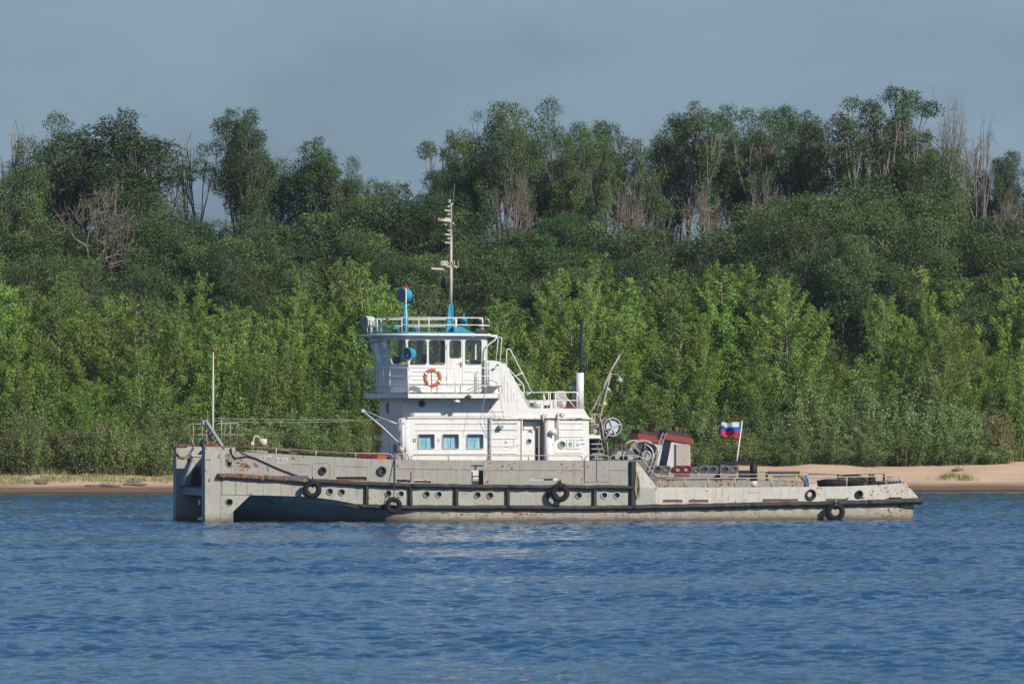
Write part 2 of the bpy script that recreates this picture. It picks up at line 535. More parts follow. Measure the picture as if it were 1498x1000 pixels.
def ground_mat():
    m, t, o = node_mat('river_bank')
    g = N(t, 'ShaderNodeNewGeometry')
    pos = g.outputs['Position']
    sx = N(t, 'ShaderNodeSeparateXYZ'); t.links.new(pos, sx.inputs[0])
    a = noise(t, pos, 0.7, 6, 0.6, stretch=(0.5, 1, 1))
    b = noise(t, pos, 9, 5, 0.7)
    c = mixc(t, ramp(t, a, 0.3, 0.7), (0.60, 0.425, 0.295), (0.50, 0.355, 0.245))
    c = mixc(t, mathn(t, 'MULTIPLY', ramp(t, b, 0.45, 0.75), 0.35), c, (0.22, 0.15, 0.10))
    line = noise(t, pos, 1.0, 3, 0.6, stretch=(0.15, 2.5, 1))
    wet = mathn(t, 'ADD', sx.outputs[2], mathn(t, 'MULTIPLY', line, 0.18))
    c = mixc(t, mathn(t, 'SUBTRACT', 1.0, ramp(t, wet, 0.34, 0.56)), c, (0.17, 0.11, 0.075))
    c = mixc(t, mathn(t, 'SUBTRACT', 1.0, ramp(t, wet, 0.10, 0.22)), c, (0.07, 0.045, 0.035))
    # leaf litter and low green under the trees, with a ragged edge
    edge = noise(t, pos, 0.5, 4, 0.6)
    dd = mathn(t, 'SUBTRACT', sx.outputs[1], mathn(t, 'MULTIPLY', sx.outputs[0], 0.2037))
    dd = mathn(t, 'ADD', dd, mathn(t, 'MULTIPLY', edge, 4.0))
    c = mixc(t, ramp(t, dd, 354.5, 356.0), c, mixc(t, ramp(t, b, 0.4, 0.6), (0.05, 0.055, 0.02), (0.09, 0.085, 0.03)))
    p = N(t, 'ShaderNodeBsdfPrincipled')
    p.inputs['Roughness'].default_value = 0.95
    p.inputs['Specular IOR Level'].default_value = 0.1
    t.links.new(c, p.inputs['Base Color'])
    bn = N(t, 'ShaderNodeBump'); bn.inputs['Distance'].default_value = 0.08
    t.links.new(a, bn.inputs['Height']); t.links.new(bn.outputs[0], p.inputs['Normal'])
    t.links.new(p.outputs[0], o.inputs['Surface'])
    return m

xs = np.concatenate([[-3000, -1200, -500, -200, -100, -60], np.arange(-45, 45.01, 0.5), [60, 100, 200, 500, 1200, 3000]])
ys = np.concatenate([[-600, 0, 200, 290, 320], np.arange(328, 362, 0.35), [364, 368, 375, 385, 400, 430, 480, 560, 700, 1000, 1800, 3500]])
GX, GY = np.meshgrid(xs, ys)
GZ = ground_z(GX, GY)
bank = link_new('river_bank', grid_mesh('river_bank', GX, GY, GZ, ground_mat()))
tag(bank, 'sandy river bank rising from the water to the trees', kind='structure')

# water: a spectrum of short wind waves summed by FFT, sampled on a fan shaped sheet
def wave_tile(n, L, seed, lmin, lmax, peak, wind, spread):
    g = np.random.default_rng(seed)
    k = np.fft.fftfreq(n, L / n) * 2 * np.pi
    KX, KY = np.meshgrid(k, k)
    K = np.hypot(KX, KY); K[0, 0] = 1e-6
    kp = 2 * np.pi / peak
    S = np.exp(-1.1 * (kp / K) ** 2) * K ** -3.3
    S[(K < 2 * np.pi / lmax) | (K > 2 * np.pi / lmin)] = 0
    ca = (KX * math.cos(wind) + KY * math.sin(wind)) / K
    S = S * (spread + (1 - spread) * ca ** 4)
    H = np.fft.ifft2(np.sqrt(S) * (g.normal(size=(n, n)) + 1j * g.normal(size=(n, n)))).real
    gy, gx = np.gradient(H, L / n)
    return H / np.sqrt((gx ** 2 + gy ** 2).mean())          # unit rms slope

def sample(T, L, x, y, rot):
    n = T.shape[0]
    u = (x * math.cos(rot) + y * math.sin(rot)) / L * n
    v = (-x * math.sin(rot) + y * math.cos(rot)) / L * n
    i = np.floor(u).astype(int); j = np.floor(v).astype(int)
    fu, fv = u - i, v - j
    g = lambda a, b: T[b % n, a % n]
    return (g(i, j) * (1 - fu) + g(i + 1, j) * fu) * (1 - fv) + (g(i, j + 1) * (1 - fu) + g(i + 1, j + 1) * fu) * fv

def water_mat():
    m, t, o = node_mat('river_water')
    g = N(t, 'ShaderNodeNewGeometry')
    pos = g.outputs['Position']
    p = N(t, 'ShaderNodeBsdfPrincipled')
    p.inputs['Base Color'].default_value = (0.014, 0.064, 0.134, 1)
    p.inputs['Roughness'].default_value = 0.05
    p.inputs['IOR'].default_value = 1.333
    a = noise(t, pos, 4.0, 3, 0.6, stretch=(0.4, 1.4, 1))
    b = noise(t, pos, 11.0, 3, 0.6, stretch=(0.5, 1.4, 1))
    hgt = mathn(t, 'ADD', mathn(t, 'MULTIPLY', a, 0.050), mathn(t, 'MULTIPLY', b, 0.013))
    gust = noise(t, pos, 0.055, 3, 0.5, stretch=(0.6, 1.6, 1))
    hgt = mathn(t, 'MULTIPLY', hgt, mathn(t, 'ADD', mathn(t, 'MULTIPLY', ramp(t, gust, 0.35, 0.65), 0.8), 0.5))
    bn = N(t, 'ShaderNodeBump'); bn.inputs['Strength'].default_value = 1.0; bn.inputs['Distance'].default_value = 1.0
    t.links.new(hgt, bn.inputs['Height']); t.links.new(bn.outputs[0], p.inputs['Normal'])
    t.links.new(p.outputs[0], o.inputs['Surface'])
    return m

rows = [-600.0, -100.0, 20.0, 60.0, 85.0]
yy = 96.0
while yy < 346:
    rows.append(yy); yy += 0.11 + 0.09 * (yy - 96) / 250
rows = np.array(rows + [352.0])
s = np.linspace(-1, 1, 330)
sfar = np.array([-60, -12, -4, -1.6]); 
sc = np.concatenate([sfar, s, -sfar[::-1]])
W = np.maximum(rows, 90) * (749 / F_PX) * 1.75
WX = sc[None, :] * W[:, None]
WY = np.repeat(rows[:, None], len(sc), 1)
T1 = wave_tile(512, 64.0, 3, 0.75, 14.0, 2.4, math.radians(92), 0.10)
T2 = wave_tile(512, 47.0, 9, 0.42, 3.0, 0.70, math.radians(86), 0.12)
T3 = wave_tile(256, 260.0, 21, 9.0, 90.0, 30.0, math.radians(90), 0.15)
band = sample(T3, 260.0, WX * 0.6, WY, 0.1)
band = np.clip(1.0 + 0.32 * band / np.abs(band).mean(), 0.55, 1.6)
WZ = 0.045 * band * sample(T1, 64.0, WX, WY, 0.08) + 0.175 * band * sample(T2, 47.0, WX, WY, -0.10)
fade = np.clip((WY - 88) / 8, 0, 1) * np.clip((1.5 - np.abs(sc))[None, :] * 3, 0, 1)
calm = np.clip((shore_y(WX) - WY) / 14, 0.15, 1)
water = link_new('river_water', grid_mesh('river_water', WX, WY, WZ * fade * calm, water_mat()))
tag(water, 'blue rippled river water', kind='structure')

# ------------------------------------------------------------------ trees
def leaves_np(C, out, size, tint, g, upb=0.35, outb=0.5, asp=0.62):
    n = len(C)
    nr = g.normal(size=(n, 3)) * 0.75 + out * outb + np.array([0, 0, upb])
    nr /= np.linalg.norm(nr, axis=1, keepdims=True)
    tr = g.normal(size=(n, 3))
    t = np.cross(nr, tr); t /= np.linalg.norm(t, axis=1, keepdims=True)
    b = np.cross(nr, t)
    a = (size * 0.5)[:, None]
    p = np.stack([C - t * a, C + b * a * asp - t * a * 0.15, C + t * a, C - b * a * asp - t * a * 0.15], 1).reshape(-1, 3)
    q = np.arange(n * 4).reshape(n, 4)
    return p, q

def foliage(name, C, g, size, mat, center=None, outb=0.5, upb=0.35, tintb=None):
    C = np.asarray(C)
    ax = C.copy(); ax[:, 2] = 0 if center is None else ax[:, 2] - center
    out = ax / (np.linalg.norm(ax, axis=1, keepdims=True) + 1e-6)
    tint = np.clip((g.random(len(C)) if tintb is None else tintb + g.normal(size=len(C)) * 0.22), 0, 1)
    p, q = leaves_np(C, out, g.uniform(size * 0.7, size * 1.35, len(C)), tint, g, upb, outb)
    return np_mesh(name, p, q, mat, tint=tint)

def segs_mesh(name, segs, mat, n=5):
    """segs: (p0, p1, r0, r1) arrays -> one mesh of tapered sticks"""
    P0 = np.array([s[0] for s in segs], float); P1 = np.array([s[1] for s in segs], float)
    R0 = np.array([s[2] for s in segs], float); R1 = np.array([s[3] for s in segs], float)
    d = P1 - P0; d /= np.linalg.norm(d, axis=1, keepdims=True) + 1e-9
    up = np.where(np.abs(d[:, 2:3]) < 0.9, np.array([[0, 0, 1.0]]), np.array([[1.0, 0, 0]]))
    a = np.cross(d, up); a /= np.linalg.norm(a, axis=1, keepdims=True)
    b = np.cross(d, a)
    vs, m = [], len(segs)
    for P, R in ((P0, R0), (P1, R1)):
        for k in range(n):
            t = 2 * math.pi * k / n
            vs.append(P + (a * math.cos(t) + b * math.sin(t)) * R[:, None])
    V = np.stack(vs, 1)                                      # m, 2n, 3
    base = np.arange(m)[:, None] * 2 * n
    q = [np.concatenate([base + k, base + (k + 1) % n, base + n + (k + 1) % n, base + n + k], 1) for k in range(n)]
    return np_mesh(name, V.reshape(-1, 3), np.concatenate(q), mat, smooth=True)

def unit(v):
    return v / (np.linalg.norm(v) + 1e-9)

def young_tree(seed, H=11.0, W=2.8, nl=6500, size=0.135, mat=None, elev=(30, 58)):
    g = np.random.default_rng(seed)
    segs, C, TT = [], [], []
    lean = g.normal(size=2) * 0.03
    trunk = lambda t: np.array([lean[0] * t * H + 0.12 * math.sin(3 * t + seed), lean[1] * t * H + 0.1 * math.cos(4 * t), t * H])
    for k in range(8):
        a, b = k / 8, (k + 1) / 8
        segs.append((trunk(a), trunk(b), 0.085 * (1 - a) + 0.012, 0.085 * (1 - b) + 0.01))
    nb = 74
    Ls = []
    br = []
    for i in range(nb):
        t = 0.04 + 0.95 * ((i + g.random()) / nb)
        az = i * 2.4 + g.normal() * 0.5
        el = math.radians(g.uniform(*elev))
        prof = (0.62 + 0.5 * math.sin(math.pi * min(1, t * 1.25))) * (1 - t ** 3.6) + 0.24
        L = W * 0.62 * prof * g.uniform(0.55, 1.35)
        d = np.array([math.cos(az) * math.cos(el), math.sin(az) * math.cos(el), math.sin(el)])
        p0 = trunk(t)
        p1 = p0 + d * L * 0.55; p2 = p1 + unit(d + np.array([0, 0, 0.55])) * L * 0.5
        segs.append((p0, p1, 0.022, 0.014)); segs.append((p1, p2, 0.014, 0.005))
        br.append((p0, p1, p2)); Ls.append(L)
    Ls = np.array(Ls); cnt = (nl * Ls / Ls.sum()).astype(int)
    for (p0, p1, p2), n, L in zip(br, cnt, Ls):
        s = g.random(n) ** 0.6
        q = np.where(s[:, None] < 0.5, p0 + (p1 - p0) * s[:, None] * 2, p1 + (p2 - p1) * (s[:, None] * 2 - 1))
        sg = 0.05 + 0.085 * L * (1.1 - s)
        C.append(q + g.normal(size=(n, 3)) * sg[:, None])
        TT.append(np.full(n, g.uniform(0.25, 0.75)) + (s - 0.5) * 0.35)
    C = np.concatenate(C); TT = np.concatenate(TT)
    return segs_mesh('trunk', segs, bark_pale, 4), foliage('crown', C, g, size, mat or leaf_young, tintb=TT)

def grow(g, p, d, L, r, depth, segs, tips, spreadA, up, nch=(2, 4), bend=0.25, ratio=(0.62, 0.85)):
    n = 3
    for k in range(n):
        d2 = unit(d + g.normal(size=3) * bend * 0.5 + np.array([0, 0, up * 0.3]))
        q = p + d2 * L / n
        segs.append((p, q, r * (1 - 0.3 * k / n), r * (1 - 0.3 * (k + 1) / n)))
        p, d = q, d2
        if depth <= 2 and k > 0:
            tips.append((p, depth))
    if depth == 0:
        tips.append((p, 0)); return
    m = g.integers(*nch) + (1 if depth > 2 else 0)
    az0 = g.random() * 6.28
    for i in range(m):
        az = az0 + i * 6.28 / m + g.normal() * 0.4
        a, b = frame_np(d)
        s = math.radians(g.uniform(*spreadA))
        nd = unit(d * math.cos(s) + (a * math.cos(az) + b * math.sin(az)) * math.sin(s) + np.array([0, 0, up * 0.35]))
        grow(g, p, nd, L * g.uniform(*ratio), r * 0.62, depth - 1, segs, tips, spreadA, up, nch, bend, ratio)

def frame_np(d):
    u = np.array([0, 0, 1.0]) if abs(d[2]) < 0.9 else np.array([1.0, 0, 0])
    a = unit(np.cross(d, u)); return a, np.cross(d, a)

def big_tree(seed, H=20.0, W=7.0, base=0.35, nl=15000, size=0.17, clump=0.62, mat=None, dead=0.0, wood=None, depth=4, spread=(18, 46), up=0.35, twig=False, puffs=40):
    """trunk, forking limbs, and leaf clumps round the limb ends; normalised to height H and width W"""
    g = np.random.default_rng(seed)
    segs, tips = [], []
    p = np.zeros(3); d = unit(np.array([g.normal() * 0.08, g.normal() * 0.08, 1.0]))
    hb = 1.0
    q = p + d * hb
    grow(g, q, d, 0.55, 0.05, depth, segs, tips, spread, up)
    P = np.array([s[1] for s in segs]); T = np.array([t[0] for t in tips])
    zmin = hb; zmax = P[:, 2].max()
    # limbs fill the height from base*H to H and the width W
    def fit(a):
        a = np.array(a, float)
        z = (a[..., 2] - zmin) / (zmax - zmin)
        w = W / 2 / max(np.percentile(np.abs(P[:, :2] - q[:2]), 96), 1e-3)
        k = np.clip(z * 3, 0, 1)[..., None]
        xy = (a[..., :2] - q[:2]) * w * (0.35 + 0.65 * k) + q[:2] * 0.6
        return np.concatenate([xy, (H * base + z * H * (1 - base) * 0.97)[..., None]], -1)
    r0 = 0.014 * H
    S = [(np.array([0, 0, 0.0]), fit(q[None])[0], r0 * 1.3, r0)]
    rs = np.array([s[2] for s in segs]).max()
    A, B = fit([s[0] for s in segs]), fit([s[1] for s in segs])
    for (s0, s1, a, b), f0, f1 in zip(segs, A, B):
        S.append((f0, f1, max(a / rs * r0 * 0.9, 0.018), max(b / rs * r0 * 0.9, 0.014)))
    Tf = fit(T)
    if twig or dead > 0:
        sel = g.random(len(Tf)) < (1.0 if twig else dead)
        for tp in Tf[sel]:
            for k in range(1 if twig else 2):
                ow = np.array([tp[0], tp[1], 0.0]); ow /= np.linalg.norm(ow) + 1e-6
                dd = unit(g.normal(size=3) * 0.6 + ow * 0.45 + np.array([0, 0, 0.6]))
                e = tp + dd * g.uniform(0.5, 1.5)
                S.append((tp, e, 0.016, 0.007))
                e2 = tp + (e - tp) * 0.5
                S.append((e2, e2 + unit(g.normal(size=3) * 0.6 + dd) * g.uniform(0.3, 0.8), 0.010, 0.005))
    tm = segs_mesh('trunk', S, wood or bark, 5)
    if nl <= 0:
        return tm, None
    keep = Tf[g.random(len(Tf)) > dead * 0.5]
    # leaf puffs: limb ends picked well apart, each carrying a shell of leaves with gaps between
    npf = min(puffs, len(keep))
    pick = [int(g.integers(len(keep)))]
    dist = np.linalg.norm(keep - keep[pick[0]], axis=1)
    for _ in range(npf - 1):
        j = int(np.argmax(dist * g.uniform(0.75, 1.0, len(keep)))); pick.append(j)
        dist = np.minimum(dist, np.linalg.norm(keep - keep[j], axis=1))
    ctr = keep[pick]
    wts = g.uniform(0.25, 1.8, npf); wts /= wts.sum()
    C, TT = [], []
    for tp, w_ in zip(ctr, wts):
        m = int(nl * w_)
        R = clump * (w_ * npf) ** 0.4
        dv = g.normal(size=(m, 3)); dv[:, 2] += 0.25; dv /= np.linalg.norm(dv, axis=1, keepdims=True)
        lump = 1 + 0.22 * np.sin(dv[:, 0] * 5 + tp[0]) * np.sin(dv[:, 1] * 5 + tp[1] * 2) + 0.15 * np.sin(dv[:, 2] * 9 + tp[2])
        rr = R * (0.45 + 0.55 * g.random(m) ** 0.6) * lump * g.choice([1, 1, 1, 1.18], m)
        c = dv * rr[:, None] * np.array([1, 1, 0.72]) + g.normal(size=(m, 3)) * 0.05
        C.append(tp + c)
        TT.append(np.full(m, g.uniform(0.15, 0.75)) + c[:, 2] / R * 0.10)
    C = np.concatenate(C); TT = np.concatenate(TT)
    ok = C[:, 2] > 0.3
    return tm, foliage('crown', C[ok], g, size, mat or leaf_dark, center=H * (base + 1) / 2, tintb=TT[ok])

def bush(seed, H=3.5, W=4.0, nl=6000, size=0.12, mat=None, nst=60, arch=0.5):
    g = np.random.default_rng(seed)
    segs, C, TT = [], [], []
    cnt = nl // nst
    for i in range(nst):
        az = g.random() * 6.28; r = math.sqrt(g.random())
        hh = H * (1.05 - 0.6 * r * r) * g.uniform(0.65, 1.1)
        b0 = np.array([math.cos(az), math.sin(az), 0]) * r * W * 0.25
        tp = np.array([math.cos(az) * r * W * 0.5, math.sin(az) * r * W * 0.5, hh])
        md = (b0 + tp) / 2 + np.array([0, 0, arch * 0.3 * H * r])
        segs += [(b0, md, 0.02, 0.013), (md, tp, 0.013, 0.004)]
        s = g.random(cnt) ** 0.6
        s = s[:, None]
        q = (1 - s) ** 2 * b0 + 2 * s * (1 - s) * md + s ** 2 * tp
        C.append(q + g.normal(size=(cnt, 3)) * (0.10 + 0.07 * W * (1.1 - s) * 0.6))
        TT.append(np.full(cnt, g.uniform(0.2, 0.8)))
    C = np.concatenate(C); TT = np.concatenate(TT)
    ok = C[:, 2] > 0.02
    return segs_mesh('stem', segs, bark, 3), foliage('foliage', C[ok], g, size, mat or leaf_willow, center=H * 0.3, tintb=TT[ok])

def world_at(px, Y):
    return (px - 749) / F_PX * Y

def top_z(py, Y):
    return CAM_H + (HOR - py) / F_PX * Y

def plant(name, protos, k, x, y, H, W, label, cat, group=None, rz=None, names=('trunk', 'crown'), zoff=-0.15):
    tm, cm, pH, pW = protos[k % len(protos)]
    o = bpy.data.objects.new(name, None)
    col.objects.link(o)
    z = float(ground_z(x, y)) + zoff
    o.location = (x, y, z)
    o.rotation_euler = (0, 0, rnd.random() * 6.28 if rz is None else rz)
    o.scale = (W / pW, W / pW, H / pH)
    tag(o, label, cat, group)
    for nm, me in zip(names, (tm, cm)):
        if me is None: continue
        c = bpy.data.objects.new(nm, me)
        col.objects.link(c)
        c.parent = o
    return o

YP = [(*young_tree(100 + i, 11, 2.7, 15000, size=0.090, elev=((34, 62), (25, 55), (40, 66), (30, 60), (20, 50), (36, 60), (28, 64))[i]), 11, 2.7) for i in range(7)]
YS = [(*young_tree(140 + i, 9, 3.8, 18000, size=0.090, elev=(12, 50)), 9, 3.6) for i in range(3)]        # broader young trees
MT = [(*big_tree(200 + i, 15, 6, base=(0.04, 0.08, 0.02, 0.1, 0.05, 0.06)[i], nl=25000, size=0.128, clump=(1.05, 0.9, 1.15, 0.85, 1.0, 0.95)[i], mat=leaf_mid, dead=0.12, puffs=(30, 36, 26, 38, 30, 34)[i], spread=(20, 55)), 15, 6) for i in range(6)]
TT_ = [(*big_tree(300 + i, 21, 7, base=(0.12, 0.18, 0.08, 0.15, 0.1, 0.2)[i], nl=32000, size=0.130, clump=(0.88, 0.76, 0.94, 0.80, 0.86, 0.74)[i], mat=leaf_dark, dead=0.06, depth=5, puffs=(62, 74, 56, 70, 64, 80)[i], spread=((20, 50), (16, 40), (22, 54), (18, 44), (18, 48), (20, 48))[i]), 21, 7) for i in range(6)]
HD = [(*big_tree(400 + i, 21, 6, base=0.10, nl=19000, size=0.135, clump=0.68, mat=leaf_dark, dead=0.25, depth=4, wood=bark_dead, spread=(16, 38), up=0.55, puffs=52), 21, 6) for i in range(4)]
DD = [(*big_tree(500 + i, (12, 16, 14)[i], (6, 4, 6)[i], base=(0.6, 0.3, 0.45)[i], nl=0, depth=(4, 3, 4)[i], wood=bark_dead, twig=True, spread=((24, 58), (12, 30), (18, 42))[i], up=(0.12, 0.6, 0.3)[i]), (12, 16, 14)[i], (6, 4, 6)[i]) for i in range(3)]
BW = [(*bush(600 + i, 4.5, 4.6, 9000, 0.13, leaf_willow, 70), 4.5, 4.6) for i in range(4)]
BY = [(*bush(680 + i, 6.0, 4.6, 15000, 0.115, leaf_young, 90, arch=0.25), 6.0, 4.6) for i in range(3)]
BG = [(*bush(640 + i, 2.2, 3.0, 6500, 0.095, leaf_shrub, 60), 2.2, 3.0) for i in range(3)]
BD = [(*bush(660 + i, 2.2, 2.6, 3800, 0.10, leaf_dry, 80, arch=0.1), 2.2, 2.6) for i in range(2)]

# tall trees on the skyline: (pixel column of the crown, row of its top, crown width in pixels, distance, protos, crown base hint, label)
SKY = [
 (12, 250, 95, 372, MT, 'light green tree at the far left edge, below the bare grey branches'),
 (132, 162, 240, 384, TT_, 'tall dark green round-crowned tree at the far left, standing clear of its neighbours'),
 (78, 172, 130, 388, TT_, 'dark green tree forming the left shoulder of the big round crown at far left'),
 (205, 275, 90, 378, MT, 'mid green tree tucked under the right side of the big round crown'),
 (285, 285, 100, 376, MT, 'olive tree under the bare branches between the two tall left crowns'),
 (352, 163, 110, 386, TT_, 'tall uneven dark tree just right of the bare thin branches, left of the bow mast'),
 (395, 215, 105, 390, TT_, 'dark tree filling the notch between the two pointed crowns on the left'),
 (462, 198, 135, 386, TT_, 'broad grey green tree whose right edge drops to open sky left of the tug mast'),
 (515, 235, 75, 392, TT_, 'narrow tree at the right end of the left hand tree group, open sky beside it'),
 (585, 268, 100, 390, MT, 'lower tree in the dip of the skyline left of the tug mast'),
 (640, 255, 90, 384, TT_, 'tree directly behind the top of the tug mast'),
 (668, 188, 85, 392, HD, 'sparse leaning tree with a separate leaf tuft left of the tall centre crown'),
 (735, 145, 120, 384, TT_, 'tallest tree of the centre group, dark top standing above the wheelhouse mast'),
 (700, 225, 120, 388, TT_, 'dark tree below and left of the tallest centre crown'),
 (808, 150, 115, 388, TT_, 'second tall crown of the centre group, just right of the tallest one'),
 (850, 185, 90, 384, TT_, 'rounded dark crown right of the two tallest centre trees'),
 (893, 183, 95, 390, TT_, 'wide dark crown at the right end of the centre group'),
 (945, 205, 80, 384, HD, 'sparse tree with pale bare twigs right of the centre group'),
 (985, 170, 85, 392, TT_, 'narrow tall tree with gaps in its crown just left of the right hand wood'),
 (1030, 148, 120, 386, HD, 'tall pale limbed tree with thin leaves, left end of the right hand skyline'),
 (1060, 160, 110, 392, TT_, 'tall dark tree behind the pale limbs at the left end of the right hand skyline'),
 (1118, 165, 100, 388, HD, 'thin crowned tree with grey branches showing, second from left in the right hand skyline'),
 (1165, 162, 110, 392, TT_, 'level topped tree in the middle of the right hand skyline'),
 (1200, 160, 90, 386, HD, 'thin leaved tree left of the broad pale stemmed tree'),
 (1255, 145, 130, 384, HD, 'broad tree with many pale stems fanning up, left half of the highest right crown'),
 (1315, 135, 135, 388, HD, 'highest crown at the right, leafy top over fanning pale stems'),
 (1340, 150, 110, 392, TT_, 'dark tree behind the fanning pale stems at the right'),
 (1365, 215, 90, 380, MT, 'bushy dark green tree below the bare twigs at the right'),
 (1415, 255, 70, 388, MT, 'low tree in the sky gap left of the bare snag at right'),
 (1480, 225, 80, 388, TT_, 'dark tree at the right edge beside the bare snag'),
 (1520, 240, 90, 384, HD, 'thin tree cut by the right edge of the frame'),
]
for i, (px, py, wpx, Y, pr, lab) in enumerate(SKY):
    x = world_at(px, Y)
    H = top_z(py, Y) - float(ground_z(x, Y)) + 0.3
    plant('tall_tree', pr, i, x, Y, H, wpx / F_PX * Y * 0.98, lab, 'tree')
DEADS = [
 (128, 285, 120, 371, 'bare dead tree with branches fanning out below the big round crown at far left'),
 (8, 180, 60, 388, 'bare grey tree top against the sky at the left edge'),
 (246, 205, 60, 388, 'bare thin tree against the sky, left one of the pair between the leafy crowns'),
 (292, 200, 60, 390, 'bare thin tree against the sky, right one of the pair between the leafy crowns'),
 (1440, 178, 60, 381, 'bare upright snag standing alone against the sky at the right'),
 (1395, 150, 60, 390, 'bare twigs leaning out at the right end of the highest right crown'),
 (1020, 280, 80, 379, 'dead tree with dense grey twigs low before the left end of the right skyline'),
 (1110, 262, 60, 382, 'dead twiggy tree in front of the second thin crown of the right hand skyline'),
 (925, 285, 75, 379, 'dead tree with pale forked stem below the right end of the centre group'),
 (1470, 290, 70, 372, 'dead forked tree low at the right edge'),
 (745, 262, 60, 381, 'dead tree with bare forks under the tallest centre crown'),
]
for i, (px, py, wpx, Y, lab) in enumerate(DEADS):
    x = world_at(px, Y)
    plant('dead_tree', DD, (0, 1, 1, 1, 1, 2, 0, 2, 0, 0, 0)[i], x, Y, top_z(py, Y) - float(ground_z(x, Y)), wpx / F_PX * Y, lab, 'tree', names=('trunk',))

ZONES = [(-30, 'beyond the left edge of the view'), (90, 'at the left frame edge'), (240, 'under the big round crown at left'), (330, 'behind the pushing knees'), (450, 'behind the foredeck'),
         (560, 'left of the wheelhouse'), (720, 'behind the wheelhouse'), (800, 'behind the casing ladder'), (880, 'behind the chimney'),
         (940, 'behind the hose reel'), (1030, 'behind the funnels'), (1110, 'behind the flag'), (1230, 'above the stern rail'),
         (1350, 'above the tip of the stern'), (1430, 'just right of the stern'), (1525, 'at the right frame edge'), (9999, 'beyond the right edge of the view')]
def zone(px):
    return next(z for lim, z in ZONES if px < lim)

# the older wood behind the young stand: two staggered rows
prof_mid = [(-80, 300), (0, 275), (60, 300), (140, 330), (230, 290), (330, 275), (420, 300), (500, 290), (590, 285), (660, 300), (740, 310), (820, 300), (900, 290), (980, 310), (1060, 300), (1160, 285), (1230, 245), (1300, 255), (1380, 300), (1460, 300), (1580, 300)]
def lerp(tab, x):
    return float(np.interp(x, [a for a, _ in tab], [b for _, b in tab]))
for r, (Y0, dy, step, wp) in enumerate(((381.5, 45, 58, 160), (375, 12, 52, 150), (368.5, 62, 48, 130), (364, 95, 60, 110))):
    px = -250 + r * 21
    i = 0
    while px < 1750:
        Y = Y0 + rnd.uniform(-1.6, 1.6)
        py = lerp(prof_mid, px) + dy + rnd.uniform(-22, 30)
        x = world_at(px, Y)
        big = rnd.random() < 0.35
        plant('woodland_tree', TT_ if (big and r == 1) else MT, rnd.randrange(6), x, Y, top_z(py, Y) - float(ground_z(x, Y)), wp / F_PX * Y * rnd.uniform(0.8, 1.2),
              ('large dark ' if big else 'rounded green ') + 'tree, ' + ('rearmost row', 'rear row', 'middle row', 'front row')[r] + ' of the older wood, ' + zone(px), 'tree', 'older wood ' + zone(px))
        px += step * rnd.uniform(0.75, 1.25); i += 1

# the young stand at the edge of the wood: three rows of slender trees
prof_young = [(-60, 395), (0, 390), (60, 400), (130, 432), (200, 425), (260, 418), (330, 438), (400, 405), (470, 412), (530, 402), (600, 432), (700, 470), (760, 412), (830, 392), (900, 400), (960, 402), (1040, 392), (1100, 400), (1160, 412), (1210, 452), (1250, 470), (1290, 412), (1340, 402), (1400, 392), (1450, 402), (1560, 400)]
for r, (d, step, dy) in enumerate(((21.5, 29, -5), (18.5, 26, 15), (15.8, 27, 55))):
    px = (-230 if r < 2 else -60) + r * 9
    while px < (1730 if r < 2 else 1560):
        Y0 = float(shore_y(world_at(px, 356)))
        Y = Y0 + d + rnd.uniform(-1.1, 1.1)
        x = world_at(px, Y)
        py = lerp(prof_young, px) + dy + rnd.choice((-14, 0, 8, 22, 45, 70)) + rnd.uniform(-8, 8)
        if r == 2:
            py += rnd.choice((0, 30, 70, 110))
        pr = YS if (rnd.random() < 0.55) else YP
        H = max(top_z(py, Y) - float(ground_z(x, Y)), 3.2)
        if r == 2 and rnd.random() < 0.45:
            H = min(H, rnd.uniform(4.5, 7.5)); pr = BY
        w_ = (2.7 + 1.4 * rnd.random()) * (1.25 if pr is YS else 1) * (H / 11) ** 0.4 if pr is not BY else rnd.uniform(3.4, 5.0)
        plant('young_poplar', pr, rnd.randrange(7), x, Y, H, w_,
              ('broad bushy' if pr is YS else 'low thicket-like' if pr is BY else 'tall slender' if H > 11 else 'slender') + ' young poplar, ' + ('back', 'middle', 'front')[r] + ' row, ' + zone(px), 'tree', 'young poplars ' + zone(px))
        px += step * rnd.uniform(0.7, 1.3)

# shrubs along the edge of the sand
def shrubs(name, protos, spots, lab, cat, group):
    for px, py, wpx, d in spots:
        Y0 = float(shore_y(world_at(px, 352))); Y = Y0 + d
        x = world_at(px, Y)
        plant(name, protos, rnd.randrange(4), x, Y, top_z(py, Y) - float(ground_z(x, Y)) + 0.1, wpx / F_PX * Y,
              lab + ', ' + ('tall one ' if py < 570 else 'low one ' if py > 640 else '') + zone(px), cat, group, names=('stem', 'foliage'), zoff=-0.05)
shrubs('willow_shrub', BW, [(1160, 625, 90, 11.9), (1215, 630, 95, 12.0), (1268, 622, 90, 11.8), (1330, 618, 100, 11.9), (1385, 622, 95, 11.9), (1445, 640, 80, 12.2), (1180, 560, 120, 14.5), (1225, 590, 110, 13.5), (1262, 555, 120, 14.2), (1310, 575, 130, 13.6), (1352, 545, 120, 14.4), (1395, 585, 120, 13.6), (1430, 610, 100, 13.4), (1140, 600, 100, 13.8), (1375, 600, 100, 12.9), (1285, 610, 110, 12.9)],
       'silvery willow shrub of the sandbank thicket', 'shrub', 'willow shrubs on the right')
shrubs('willow_shrub', BW, [(1100, 600, 90, 14.0), (1055, 590, 90, 14.5), (1020, 575, 100, 14.8), (960, 600, 100, 14.0), (905, 600, 90, 14.0)],
       'grey green willow shrub before the poplars', 'shrub', 'willow shrubs behind the flag')
